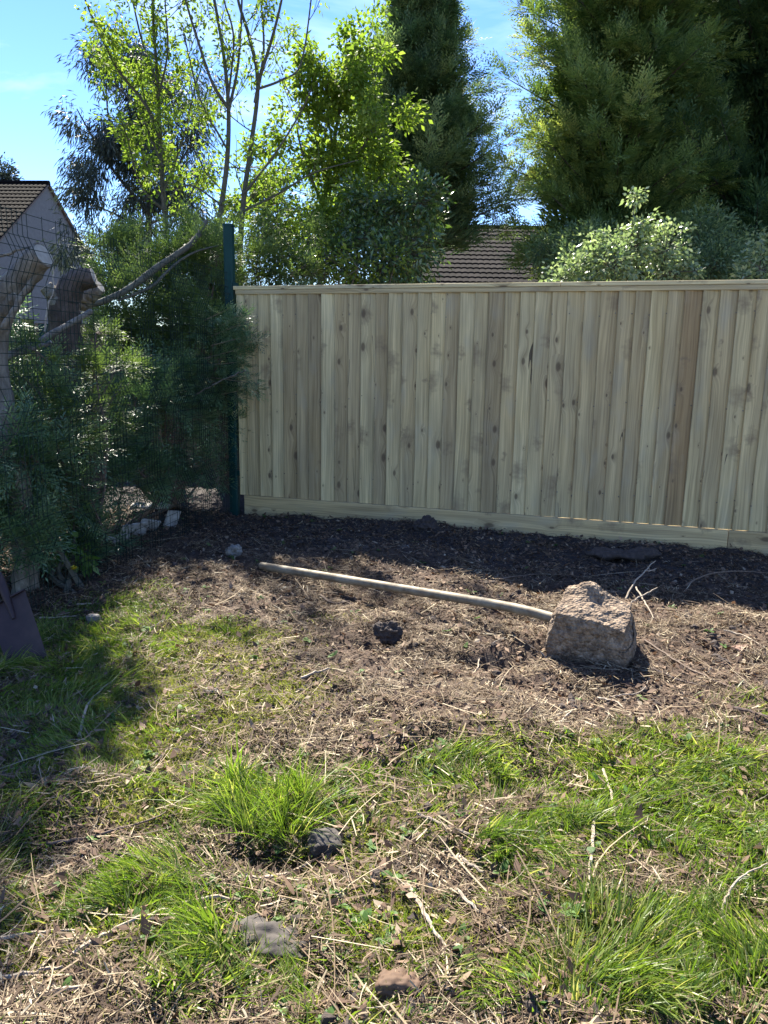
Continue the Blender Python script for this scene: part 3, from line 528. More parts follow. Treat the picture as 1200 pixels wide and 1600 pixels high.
# ------------------------------------------------------------------ green wire mesh fence
MA = G(365, 800)[:2]; MD = nrm(np.array([-1.71, 3.42]) - MA); MN = np.array([-MD[1], MD[0]])
if MN[0] < 0: MN = -MN                                # towards the garden
D3 = np.array([*MD, 0]); W3 = np.array([*MN, 0]); MO = np.array([*MA, 0.0])
wf = thing('wire_mesh_fence', (*MA, 0), 'dark green welded wire mesh security fence with rippled folds running along the left', 'fence')
def prof(z):
    o = np.zeros_like(z)
    for zc in (1.665, 1.0, 0.35): o = o + 0.045 * np.maximum(0, 1 - np.abs(z - zc) / 0.1)
    return o
Hm = 1.87; ML = 5.0
zs = np.array(sorted(set(np.round(np.concatenate([[0.02, Hm]] + [[zc - .1, zc, zc + .1] for zc in (1.665, 1.0, 0.35)]), 3)))); zs = zs[(zs >= 0.02) & (zs <= Hm)]
mb = MB(); offs = []; s = 0.04
while s < ML:
    for q in (0, .035, .07, .105, .14, .175, .285): offs.append(s + q)
    s += 0.40
offs = np.unique(np.round(offs, 4))
for sv in offs:
    pz = np.array([MO + D3 * sv + W3 * o_ + U * z for z, o_ in zip(zs, prof(zs))])
    sticks(mb, pz[:-1], pz[1:], 0.0018, 0.0018)
zh = np.arange(0.04, Hm, 0.052); oh = prof(zh)
a0 = MO + D3 * 0.02 + W3 * (oh[:, None] + 0.003) + U * zh[:, None]; sticks(mb, a0, a0 + D3 * ML, 0.0018, 0.0018)
mb.build('mesh_panel', M['wire'], wf)
def steelpost(sv, hgt, parent):
    mb = MB(); c = MO + D3 * sv + W3 * 0.004; r = 0.034; ring = []
    for (a_, b_) in ((-1, -.7), (-.7, -1), (.7, -1), (1, -.7), (1, .7), (.7, 1), (-.7, 1), (-1, .7)): ring.append((a_ * r, b_ * r * 1.05))
    vs = [c + D3 * a_ + W3 * b_ + U * z for z in (-0.1, hgt) for (a_, b_) in ring]
    mb.add(vs, [(j, (j + 1) % 8, 8 + (j + 1) % 8, 8 + j) for j in range(8)]); po = mb.build('fence_post', M['post'], parent)
    mb = MB(); vs = [c + D3 * a_ * 1.1 + W3 * b_ * 1.1 + U * z for z in (hgt, hgt + 0.018) for (a_, b_) in ring]
    mb.add(vs, [(j, (j + 1) % 8, 8 + (j + 1) % 8, 8 + j) for j in range(8)]); mb.add(vs[8:], [list(range(8))]); cp = mb.build('post_cap', M['post'], po)
    cp.matrix_parent_inverse = Matrix.Identity(4)
    for z in (0.3, 1.0, 1.75):
        mb = MB(); box(mb, c + W3 * 0.037 + U * z - D3 * 0.03, D3 * 0.06, W3 * 0.022, U * 0.04); k_ = mb.build('clamp', M['post'], parent)
steelpost(-0.02, 2.2, wf); steelpost(3.02, 1.95, wf)


# ------------------------------------------------------------------ plants: generators
def plumes(mb, base, axis_, L, R, nspray, m=7, sl=0.16, ll=0.05, lw=0.011, up=0.15, inner=0.35, rn=(0.48, 0.38), droop=0.0, wood=None, seedlean=None):
    """feathery conifer boughs: arrays of base, axis, length, radius; each is filled with flat sprays"""
    N = len(base); idx = np.repeat(np.arange(N), nspray); n = len(idx); t = rng.random(n)**0.8
    ax = nrm(axis_)[idx]; s, u = frame(ax); an = rng.random(n) * 6.283; rad = s * np.cos(an)[:, None] + u * np.sin(an)[:, None]
    rr = R[idx] * (1 - t * 0.85)**0.8 * np.sin(np.clip(t * 2.4 + 0.5, 0, math.pi / 2)) * (inner + (1 - inner) * rng.random(n))
    p = base[idx] + ax * (L[idx] * t)[:, None] + rad * rr[:, None] - U * (droop * L[idx] * t * t)[:, None]
    sd = nrm(ax * 0.9 + rad * 0.8 + U * up + rdir(n) * 0.35); ps = nrm(np.cross(sd, rdir(n) * 0.6 + U)); SL = sl * rng.uniform(0.6, 1.3, n)
    br = rng.normal(rn[0], rn[1], N)[idx] * 0.5 + rng.normal(rn[0], rn[1], n) * 0.5
    for j in range(m):
        f = (j + 0.3) / m; sg = 1 if j % 2 else -1
        q = p + sd * (SL * f)[:, None]; dd = nrm(sd + ps * sg * (0.75 if j < m - 1 else 0.0) + rdir(n) * 0.12)
        ribbons(mb, q, dd, ll * (1.25 - f * 0.7) * rng.uniform(0.7, 1.3, n), lw, np.cross(dd, np.cross(sd, ps)) + rdir(n) * 0.3, prof=(0, 1, 0), rnd=np.clip(br + rng.normal(size=n) * 0.08, 0, 1))
def conifer(name, label, base, top, rad, nb, seed, mt='cyp', spr=190, flat=0.0, group=None, zmin=0.12, up=0.55, taper=0.75, plR=0.34, azr=None, m=7, ll=0.05, lw=0.012, mind=0.25, low=1.0, asym=None, fill=1.0, var=0.25, uc=0.7, sl=.16):
    base = np.array(base, float); t_ = thing(name, base, label, 'tree', group)
    Ht = top - base[2]; lx = np.linspace(0, 1, 9); pts = base + U * (lx * Ht)[:, None] + rng.normal(size=(9, 3)) * 0.03 * lx[:, None]
    mb = MB(); tube(mb, pts, [0.10 + 0.012 * Ht, 0.06, 0.012], 8, rough=0.01)
    h = zmin + (1 - zmin) * rng.random(nb)**0.9; an = rng.random(nb) * 6.283 if azr is None else rng.uniform(azr[0], azr[1], nb)
    rl = rad * (1 - h)**taper * (low + (1 - low) * h) * np.where(rng.random(nb) < .25 + .3 * var, rng.uniform(1.0, 1.2 + var * .7, nb), rng.uniform(0.45, 1.0, nb)) + mind * rng.random(nb)
    if asym: rl = rl * (1 + asym * np.cos(an - math.pi))
    o = np.stack([np.cos(an), np.sin(an), 0 * an], 1); ax = nrm(o + U * (up + uc * h[:, None]) + rdir(nb) * 0.15)
    b0 = base + U * (h * Ht)[:, None]; b1 = b0 + ax * rl[:, None]
    sticks(mb, b0, b1, 0.02, 0.005); mb.build('trunk', M['barkbrown'], t_)
    mb = MB(); st = rl * 0.25; plumes(mb, b0 + ax * st[:, None], ax, rl - st + 0.18, np.minimum(plR, 0.14 + 0.28 * rl) * rng.uniform(0.8, 1.2, nb), spr, m=m, sl=sl, ll=ll, lw=lw)
    plumes(mb, pts[2:], np.tile(U, (7, 1)), np.full(7, Ht / 8 * 1.2), np.full(7, 0.25), spr, m=m, sl=sl, ll=ll, lw=lw)
    ni = int(nb * 240 * fill); h = rng.random(ni)**0.9 * (1 - zmin) + zmin; r_ = (rad * (1 - h)**taper + mind * .6) * np.sqrt(rng.random(ni)) * 0.62; an = rng.random(ni) * 6.283
    r_ = r_ * (0.75 + 0.5 * vnoise(an * 2.2 + seed, h * 9, seed))
    q = base + np.stack([r_ * np.cos(an), r_ * np.sin(an), h * Ht + r_ * up * .6], 1); dd = nrm(np.stack([np.cos(an), np.sin(an), 0 * an], 1) + U * .6 + rdir(ni) * .5)
    ribbons(mb, q, dd, ll * 2.2, lw * 1.5, rdir(ni), prof=(0, 1, 0), rnd=np.clip(rng.normal(.22, .15, ni), 0, 1))
    mb.build('crown', M[mt], t_); return t_

def grow(P0, D0, L, r, depth, wood, tips, r_=rng, trop=0.25, wand=0.18, nch=(2, 4), ang=0.6, ratio=0.6, mid=None):
    """small recursive twig system; adds tubes to wood and end points to tips"""
    k = 5; pts = [np.array(P0)]; d = nrm(np.array(D0)); 
    for i in range(k): d = nrm(d + r_.normal(size=3) * wand * 0.5 + U * trop * 0.3); pts.append(pts[-1] + d * L / k)
    tube(wood, pts, [r, r * 0.55], 5 if r > 0.008 else 3, cap=False)
    if depth == 0: tips.append((pts[-1], d)); tips.append((pts[-2], d)); tips.append((pts[3], d)); return
    for c in range(r_.integers(nch[0], nch[1] + 1)):
        i = r_.integers(1, k + 1); f = nrm(r_.normal(size=3)); dd = nrm(d + f * ang + U * trop)
        grow(pts[i], dd, L * ratio * r_.uniform(0.7, 1.2), max(r * 0.5, 0.003), depth - 1, wood, tips, r_, trop, wand, nch, ang, ratio)
    tips.append((pts[-1], d))
def leafballs(mb, tips, per, R, ll, lw, droop=0.3, rn=(0.5, 0.22), sub=1.0, prf=(0, 1, 0)):
    c = np.array([t[0] for t in tips]); dd = np.array([t[1] for t in tips]); N = len(c); keep = rng.random(N) < sub
    c = c[keep]; dd = dd[keep]; N = len(c); idx = np.repeat(np.arange(N), per); n = len(idx)
    o = rdir(n); p = c[idx] + o * (R * rng.random(n)**0.6)[:, None]; d = nrm(o * 0.6 + dd[idx] * 0.5 + rdir(n) * 0.5 - U * droop)
    cb = rng.normal(0, 0.12, N)[idx]; L = ll * rng.uniform(0.6, 1.3, n)
    ribbons(mb, p, d, L, lw * rng.uniform(0.7, 1.2, n), rdir(n) + np.cross(d, U), rdir(n) * 0.15 - U * 0.15, prof=prf, rnd=np.clip(rng.normal(rn[0], rn[1], n) + cb, 0, 1))
def pline(pts, y, dy=None): return [P(px, py, y + (dy[i] if dy else 0)) for i, (px, py) in enumerate(pts)]

def stem_tree(name, label, y, stems, mt, per, seed, R=0.13, ll=0.055, lw=0.028, group=None, twig=0.5, base=None, depth=2, every=0.35, lower=0.0, bark='bark', sub=1.0, dens=1.0, droop=.3, trop=.35):
    """stems: list of (pixel polyline, r0, r1, depth offset); twigs sprout along each stem"""
    r_ = np.random.default_rng(seed); b0 = P(*stems[0][0][0], y); b0[2] = 0
    t_ = thing(name, b0, label, 'tree', group); wood = MB(); tips = []
    for (pl, r0, r1, off) in stems:
        pts = np.array([P(px, py, y + off * i / max(1, len(pl) - 1)) for i, (px, py) in enumerate(pl)])
        if stems[0][0] is pl or pl[0][1] > 425: pts = np.vstack([[pts[0][0], pts[0][1], 0.0], pts])
        ln = smooth_line(pts, max(6, 5 * len(pts))); tube(wood, ln, [r0, (r0 + r1) * 0.5, r1], 6)
        seg = np.linalg.norm(np.diff(ln, axis=0), axis=1).sum(); k = max(2, int(seg / every * dens)); lo_ = lower
        for f in r_.uniform(lo_, 1, k):
            i = min(int(f * (len(ln) - 1)), len(ln) - 2); 
            if ln[i][2] < 1.5: continue
            d = nrm(ln[i + 1] - ln[i]); grow(ln[i], nrm(d * 0.6 + nrm(r_.normal(size=3)) * 0.8), twig * r_.uniform(0.5, 1.2), max(r1 * 0.7, 0.004), depth - 1, wood, tips, r_, trop)
        tips.append((ln[-1], nrm(ln[-1] - ln[-2])))
    wood.build('trunk', M[bark], t_)
    mb = MB(); leafballs(mb, tips, per, R, ll, lw, droop, sub=sub); mb.build('crown', M[mt], t_); return t_
def bush(name, label, blobs, mt, per, ll, lw, base, cat='shrub', seed=1, R=0.10, stems=True, droop=0.1, rn=(0.5, 0.22), group=None, bark='bark', tipn=60):
    """blobs: list of (px,py,depth,radius): leafy twig ends filled through each blob's outer half"""
    base = np.array(base, float); t_ = thing(name, base, label, cat, group); wood = MB(); tips = []
    for (px, py, y, r) in blobs:
        c = P(px, py, y); n = max(8, int(tipn * (r / 0.3)**2)); o = rdir(n); q = c + o * (r * (0.35 + 0.75 * rng.random(n)))[:, None] * np.array([1, 0.8, 0.9])
        q = q[q[:, 2] > 0.03]
        tube(wood, smooth_line([base + rng.normal(size=3) * np.array([.05, .05, 0]), (base + c) / 2 + rng.normal(size=3) * 0.08, c], 8), [0.018, 0.006], 5)
        k = q[: len(q) // 2]; sticks(wood, np.repeat(c[None], len(k), 0) + (k - c) * 0.1, k, 0.005, 0.002)
        tips += [(a_, nrm(a_ - c)) for a_ in q]
    wood.build('stems', M[bark], t_); mb = MB(); leafballs(mb, tips, per, R, ll, lw, droop, rn); mb.build('foliage', M[mt], t_); return t_

# ------------------------------------------------------------------ trees behind the timber fence
GRP = 'trees beyond the fences'
stem_tree('young_tree', 'slender young tree with loose yellow green leaves, leftmost by the house', 8.6,
    [([(265, 445), (257, 330), (250, 215), (246, 120), (240, 40), (236, -60)], .038, .010, .2), ([(250, 215), (228, 165), (185, 110), (160, 60), (133, 0), (120, -40)], .018, .006, -.5),
     ([(254, 260), (215, 170), (175, 130), (143, 95)], .014, .005, .4), ([(247, 130), (225, 75), (207, 0), (200, -40)], .014, .006, .3), ([(248, 150), (262, 80), (258, 0), (262, -50)], .013, .005, -.3),
     ([(256, 300), (285, 220), (302, 150), (318, 90)], .014, .005, .4), ([(257, 330), (220, 290), (200, 220), (190, 190)], .012, .005, -.5), ([(259, 360), (290, 320), (320, 250)], .012, .004, .3)],
    'young', 22, 11, group=GRP, twig=.42, every=.2, R=.12, ll=.055, lw=.028, sub=.55)
stem_tree('young_tree', 'twin stemmed tree with bare upswept branches and sparse leaves, behind the green post', 7.6,
    [([(330, 445), (345, 330), (355, 250), (357, 170), (350, 90), (335, 0), (325, -60)], .036, .010, .2), ([(357, 170), (332, 130), (308, 60), (290, 0), (280, -50)], .016, .006, -.4),
     ([(357, 175), (372, 100), (378, 0), (378, -60)], .016, .007, .3), ([(353, 230), (315, 160), (298, 100), (285, 40)], .012, .005, .4), ([(356, 160), (365, 60), (350, 0), (345, -50)], .012, .005, -.3),
     ([(375, 445), (380, 320), (392, 230), (403, 130), (390, 60), (372, 0), (365, -60)], .034, .010, .3), ([(403, 130), (425, 60), (440, 0), (448, -50)], .016, .007, -.3), ([(398, 160), (412, 80), (408, 0), (410, -50)], .014, .006, .3),
     ([(384, 300), (430, 240), (470, 175), (486, 140)], .014, .005, -.2), ([(380, 330), (440, 300), (490, 270), (560, 250)], .013, .004, .2), ([(400, 140), (440, 125), (470, 100), (486, 0), (490, -60)], .012, .006, .4), ([(346, 320), (300, 290), (270, 300)], .010, .004, .2)],
    'young', 13, 12, group=GRP, twig=.40, every=.3, R=.10, ll=.05, lw=.024, sub=.5)
stem_tree('maple_tree', 'dense bright yellow green leafy tree in front of the pointed conifer', 8.8,
    [([(500, 445), (505, 330), (520, 230), (535, 150), (545, 90)], .04, .008, .1), ([(508, 330), (480, 260), (465, 200), (480, 150)], .016, .005, -.3), ([(510, 300), (560, 240), (585, 190), (585, 130)], .016, .005, -.4),
     ([(506, 360), (450, 320), (400, 290)], .014, .005, -.3), ([(520, 230), (510, 160), (515, 110)], .012, .005, -.2), ([(506, 350), (560, 310), (600, 270)], .012, .004, -.3), ([(503, 400), (470, 370), (430, 350)], .012, .004, -.3), ([(505, 380), (540, 350), (580, 340)], .012, .004, -.3)],
    'young', 26, 13, group=GRP, twig=.36, every=.10, R=.15, ll=.06, lw=.038, trop=.05, sub=.75)
# grey green weeping tree behind
t_ = stem_tree('weeping_tree', 'dark grey green tree with hanging narrow leaves behind the young trees', 12.5,
    [([(235, 440), (230, 300), (220, 200), (225, 110)], .07, .012, .1), ([(230, 330), (180, 270), (145, 215), (120, 170)], .03, .008, -.3), ([(228, 280), (175, 200), (165, 130)], .025, .008, .3),
     ([(232, 320), (290, 240), (310, 190)], .025, .008, .3), ([(232, 360), (170, 330), (140, 320)], .02, .006, -.3), ([(228, 240), (250, 160), (255, 120)], .02, .006, .2), ([(233, 350), (300, 320), (330, 260)], .02, .006, -.2), ([(230, 300), (190, 240), (170, 250)], .02, .006, -.4), ([(235, 400), (180, 380), (140, 390)], .02, .006, -.4), ([(235, 420), (190, 410), (150, 420)], .02, .006, -.4)],
    'willow', 34, 14, group=GRP, twig=.5, every=.17, R=.24, ll=.11, lw=.018, droop=1.0, trop=0.05)
conifer('cypress_tree', 'pointed dark green cypress in the middle of the skyline', [*P(648, 440, 11.5)[:2], 0], 6.1, 2.5, 260, 21, 'cypdark', 90, group=GRP, zmin=.44, up=.18, taper=1.15, plR=.16, mind=.15, m=9, sl=.24, ll=.075, lw=.018, fill=.4, var=.5, uc=.4)
conifer('cypress_tree', 'tall broad cypress right of centre with sunlit left side', [*P(950, 440, 10.6)[:2], 0], 8.2, 1.30, 340, 22, 'cyp', 125, group=GRP, zmin=.26, up=.25, taper=.34, plR=.20, m=9, sl=.22, ll=.07, lw=.018, fill=.7, var=.35, uc=.35)
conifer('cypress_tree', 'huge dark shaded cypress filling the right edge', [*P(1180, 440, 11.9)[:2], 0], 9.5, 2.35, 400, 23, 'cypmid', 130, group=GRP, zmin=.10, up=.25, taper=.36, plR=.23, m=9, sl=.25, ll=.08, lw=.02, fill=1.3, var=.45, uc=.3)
conifer('cypress_tree', 'low pale green feathery conifer right behind the green post', [*P(350, 440, 7.2)[:2], 0], 1.95, .75, 60, 24, 'cyppale', 130, group=GRP, zmin=.35, up=.2, taper=.35, plR=.2, ll=.035, lw=.007, fill=.3)
bush('laurel_shrub', 'glossy dark green shrub showing above the fence at the foot of the pointed conifer',
    [(520, 400, 7.6, .28), (570, 370, 7.8, .34), (620, 340, 7.9, .36), (660, 320, 7.8, .26), (640, 395, 7.6, .32), (600, 410, 7.4, .30), (655, 290, 7.9, .14), (675, 345, 7.9, .13), (460, 420, 7.4, .2), (560, 310, 8, .2)],
    'laurel', 15, .065, .026, [*P(620, 440, 7.7)[:2], 0], R=.10)
bush('leafy_sapling', 'fresh light green saplings filling the space between the post and the glossy shrub', [(430, 330, 7.9, .2), (480, 350, 8.0, .24), (540, 340, 8.1, .24), (510, 400, 7.3, .22), (450, 380, 7.6, .2), (560, 420, 7.2, .18), (600, 330, 8.0, .2), (620, 400, 7.25, .12), (400, 340, 7.8, .16), (400, 420, 6.9, .12), (640, 290, 8.2, .14)],
    'young', 11, .055, .028, [*P(500, 440, 7.6)[:2], 0], R=.12, tipn=42)
bush('ivy_shrub', 'pale green leafy shrub standing above the right half of the fence',
    [(900, 425, 7.1, .20), (945, 400, 7.2, .24), (990, 385, 7.2, .24), (1040, 390, 7.2, .24), (1000, 345, 7.2, .11), (992, 308, 7.2, .05), (960, 420, 7, .24), (1050, 425, 7.1, .22), (925, 375, 7.2, .08), (1075, 400, 7.2, .12), (880, 440, 7.0, .16)],
    'varieg', 15, .042, .030, [*P(990, 440, 7.2)[:2], 0], R=.07, tipn=85)
bush('ivy_shrub', 'pale leafy shrub cut off by the right edge of the photo',
    [(1190, 420, 7.1, .2), (1215, 395, 7.2, .22), (1160, 435, 7.1, .12), (1190, 375, 7.2, .08)], 'varieg', 12, .05, .03, [*P(1200, 440, 7.2)[:2], 0], R=.08, tipn=60)
bush('dark_shrub', 'dark undergrowth between the two big conifers above the fence',
    [(620, 430, 8.4, .2), (560, 430, 8.4, .2), (500, 425, 8.2, .18), (845, 390, 9.4, .16), (895, 425, 8.6, .25), (930, 400, 9, .35), (885, 385, 9.6, .22), (1110, 420, 8.6, .35), (1100, 380, 9, .35), (1150, 400, 9, .3)], 'cypdark', 45, .06, .02, [*P(1000, 440, 9)[:2], 0], R=.14)

# ------------------------------------------------------------------ houses
def roofsheet(mb, o, ux, uy, nn, W_, L_, tw=0.15, gauge=0.30, amp=0.02, step=0.03, ppt=6):
    """tiled slope: o = bottom left corner, ux along the eaves, uy up the slope, nn normal"""
    nr = int(L_ / gauge); nc = int(W_ / tw) * ppt; x_ = np.linspace(0, W_, nc + 1); vs = []; f = []; rn = []; c = 0
    prof_ = amp * np.abs(np.sin(np.pi * x_ / tw))**0.7
    for r in range(nr):
        for (yy, hh) in ((r * gauge - 0.0, step), (r * gauge, 0.0) if False else ((r + 1) * gauge + 0.03, 0.0)):
            vs.append(o + ux * x_[:, None] + uy * yy + nn * (prof_ + hh)[:, None])
        front = o + ux * x_[:, None] + uy * (r * gauge) + nn * (prof_ - 0.005)[:, None]; vs.append(front)
        k = np.arange(nc); f.append(np.stack([c + k, c + k + 1, c + nc + 1 + k + 1, c + nc + 1 + k], 1)); f.append(np.stack([c + 2 * (nc + 1) + k, c + 2 * (nc + 1) + k + 1, c + k + 1, c + k], 1))
        t_ = rng.random(nc // (2 * ppt) + 2); rr = np.repeat(t_, 2 * ppt)[:nc + 1]; rn += [rr, rr, rr]; c += 3 * (nc + 1)
    mb.add(np.concatenate(vs), np.concatenate(f), np.concatenate(rn))
def house(name, label, corner, ux, Wd, Ln, eave, ridge, mt, mroof, over=0.25, tw=0.15, win=True):
    """corner = near gable corner on the ground; ux = unit vector along the gable wall; the house runs back along uy (its ridge)"""
    ux = nrm(np.array([*ux, 0.0])); uy = np.array([-ux[1], ux[0], 0.0]); c = np.array([*corner, 0.0]); h = thing(name, c, label, 'house')
    mb = MB(); q = [c, c + ux * Wd, c + ux * Wd + uy * Ln, c + uy * Ln]; e = [k + U * eave for k in q]; r0 = c + ux * Wd / 2 + U * ridge; r1 = r0 + uy * Ln
    mb.add(q + e + [r0, r1], [[0, 1, 5, 4], [1, 2, 6, 5], [2, 3, 7, 6], [3, 0, 4, 7]]); mb.add([e[0], e[1], r0], [[0, 1, 2]]); mb.add([e[3], e[2], r1], [[0, 1, 2]])
    mb.build('wall', M[mt], h)
    for sgn in (0, 1):
        eb = c + ux * (0 if sgn == 0 else Wd); inw = ux if sgn == 0 else -ux; up_ = inw * (Wd / 2) + U * (ridge - eave); sl_ = np.linalg.norm(up_); up_ = up_ / sl_
        nn = nrm(np.cross(uy, up_)); nn = nn if nn[2] > 0 else -nn; mb = MB()
        roofsheet(mb, eb + U * eave - up_ * over - uy * 0.1 + nn * 0.06, uy, up_, nn, Ln + 0.2, sl_ + over, tw)
        rf = mb.build('roof', M[mroof], h)
        mb = MB(); box(mb, eb + U * (eave - .02) - up_ * over - uy * 0.1, up_ * (sl_ + over), uy * 0.09, nn * 0.05); mb.build('bargeboard', M['twigdark'], h)
    mb = MB(); tube(mb, [r0 - uy * 0.1 + U * 0.05, r1 + uy * 0.1 + U * 0.05], 0.11, 8); mb.build('ridge_tiles', M[mroof], h)
    return h, c, ux, uy
pk = P(73, 289, 30); nc_ = P(-12, 372, 26.2)
# gable faces right; near corner at depth 26, far corner at depth 34; the ridge runs to the left
gu = nrm(np.array([0.05, 1.0])); c0 = pk[:2] - gu * 4.1
hs, hc, hux, huy = house('rendered_house', 'grey rendered house with brown tiled gable roof beyond the left fence', c0, gu, 8.2, 11, pk[2] - 2.75, pk[2], 'render', 'tilebrown', tw=0.16)
rp_ = P(770, 360, 24)
# bungalow roof: ridge runs left-right, slope faces the camera
c0 = np.array([rp_[0] + 3.4, rp_[1] - 4.0]); b_, _, _, _ = house('tiled_bungalow', 'house with grey brown tiled roof glimpsed between the two conifers', c0, np.array([0.0, 1.0]), 8.0, 5.6, rp_[2] - 2.2, rp_[2], 'brickwall', 'tilegrey', tw=0.16)
# old brown fence and ground plants seen through the mesh
of = thing('old_panel_fence', [-6.5, 8.7, 0], 'old dark brown board fence half hidden behind the left foliage', 'fence')
mb = MB(); s = 0
while s < 5.6:
    wd = rng.uniform(.11, .14); box(mb, np.array([-6.5 + s, 8.7 - 0.05 * s, 0]), np.array([wd - .006, 0, 0]), np.array([0, .018, 0]), U * (1.55 + rng.normal() * .006), rng.random()); s += wd
mb.build('board_panel', M['oldwood'], of)
mb = MB()
for z in (0.3, 1.2): box(mb, np.array([-6.5, 8.72, z]), np.array([5.6, -0.28, 0]), np.array([0, .04, 0]), U * .07)
mb.build('rail', M['oldwood'], of)
mb = MB(); n = 4
stem_tree('far_tree', 'small distant tree top peeping over the ridge at the far left edge', 40, [([(-20, 420), (-15, 330), (5, 278)], .1, .03, .1), ([(-15, 330), (-30, 290), (-30, 270)], .05, .02, .1)], 'willow', 30, 15, R=.5, ll=.2, lw=.08, twig=.9, every=.5)

# ------------------------------------------------------------------ cut trunks and branches behind the mesh
def limb(name, label, pts, rad, mt='barkpale', cat='branch', sides=10, group=None, end=True, rough=.006, n=14):
    pts = np.array(pts); t_ = thing(name, pts[0], label, cat, group); mb = MB(); ln = smooth_line(pts, n) + rng.normal(size=(n, 3)) * 0.003
    tube(mb, ln, rad, sides, rough=rough, seed=int(rng.integers(99))); mb.build('bark', M[mt], t_, smooth=True)
    if end:
        mb = MB(); d = nrm(ln[-1] - ln[-2]); tube(mb, [ln[-1] - d * 0.002, ln[-1] + d * 0.004], rad[-1] * 0.9, sides); mb.build('cut_end', M['cutend'], t_)
    return t_
def gz(p, z=0): p = np.array(p); p[2] = z; return p
yA = 4.0
limb('tree_stump', 'thick cut trunk with a heavy grey limb slanting up at the left edge', [gz(P(42, 955, 3.85)), P(40, 880, 3.85), P(32, 780, 3.87), P(12, 680, 3.9), P(-8, 590, 3.95), P(-8, 510, 3.95), P(8, 470, 3.93), P(38, 430, 3.9), P(66, 398, 3.85)], [.07, .062, .06, .062, .068, .072, .07, .066, .06], 'barkpale', 'tree stump', 14, rough=.012, n=34)
yB = 5.0
limb('tree_stump', 'brown pollarded trunk with a sawn side limb behind the middle of the mesh', [gz(P(138, 892, 4.75)), P(137, 800, 4.8), P(132, 700, 4.9), P(112, 600, yB), P(103, 530, yB), P(101, 475, yB), P(116, 442, yB), P(146, 434, yB)], [.10, .095, .092, .098, .10, .095, .075, .06], 'barkbrown', 'tree stump', 14, rough=.014, n=34)
limb('cut_branch', 'second shorter sawn limb leaning left off the pollarded trunk', [P(100, 490, 4.98), P(84, 462, 4.95), P(72, 448, 4.93)], [.06, .05, .045], 'barkpale', rough=.008)
limb('cut_branch', 'short rounded sawn limb end right of the pollarded trunk', [P(125, 480, 5.25), P(138, 464, 5.25), P(156, 448, 5.25)], [.05, .055, .045], 'barkpale', rough=.01)
limb('cut_branch', 'long pale branch sloping up behind the mesh at mid height', [P(-40, 585, 4.1), P(8, 560, 4.2), P(75, 525, 4.5), P(142, 487, 4.8)], [.02, .019, .016])
limb('cut_branch', 'short pale branch just under the long sloping one', [P(-20, 570, 4.15), P(30, 552, 4.25), P(78, 535, 4.4)], [.016, .014, .012])
limb('cut_branch', 'pale branch arching steeply against the left cut trunk', [P(4, 512, 3.82), P(20, 490, 3.82), P(38, 458, 3.84), P(58, 425, 3.86)], [.017, .016, .013])
limb('cut_branch', 'long leaning grey bough rising to the right toward the green post', [P(130, 480, 5.7), P(190, 458, 5.8), P(250, 415, 6.0), P(300, 378, 6.2), P(322, 345, 6.4)], [.022, .024, .024, .018], 'bark', end=False, n=20)
limb('cut_branch', 'thin grey bough running beneath the long leaning one', [P(185, 470, 5.8), P(235, 448, 5.9), P(290, 400, 6.1), P(360, 380, 6.3)], [.012, .011, .006], 'bark')
limb('cut_branch', 'thin pale twig across the gable at the top left', [P(-30, 408, 3.8), P(20, 394, 3.8), P(60, 380, 3.85)], [.008, .007, .004])
limb('cut_branch', 'thin twig running out from the top of the left limb', [P(52, 385, 3.85), P(80, 400, 3.9)], [.006, .004])
limb('cut_branch', 'broken pale branch stub low behind the mesh', [P(130, 645, 5.2), P(175, 620, 5.2), P(190, 600, 5.3)], [.014, .012, .009])
limb('cut_branch', 'slanting bare stick in the dark foliage behind the mesh', [P(135, 655, 5.0), P(165, 628, 5.0), P(200, 600, 5.1)], [.008, .006])
limb('cut_branch', 'bare hooked twig end poking past the green post over the boards', [P(300, 620, 5.75), P(345, 595, 5.68), P(384, 578, 5.6)], [.007, .006, .004])
pp = P(52, 620, 6.4)
mo = MB(); box(mo, gz(pp) - np.array([.06, 0, 0]), np.array([.08, 0, 0]), np.array([0, .06, 0]), U * (P(52, 498, 6.4)[2])); tag(mo.build('timber_post', M['mossy']), 'yellow green mossy timber post standing behind the cut trunks', 'post')
mo = MB(); box(mo, gz(pp) + np.array([.06, .05, 0]), np.array([.14, 0, 0]), np.array([0, .03, 0]), U * (P(52, 505, 6.4)[2])); tag(mo.build('fence_board', M['post']), 'dark green board standing right of the mossy post', 'board')

limb('cut_branch', 'pale sawn limb lying diagonally low against the left trunk', [P(-30, 520, 3.95), P(0, 490, 3.9), P(26, 462, 3.88)], [.035, .034, .03], 'barkpale', rough=.006)
limb('cut_branch', 'thin bare twig crossing in front of the pollarded trunk', [P(70, 520, 4.6), P(74, 480, 4.65), P(84, 450, 4.7), P(82, 420, 4.75)], [.006, .005, .003], 'twig', end=False)
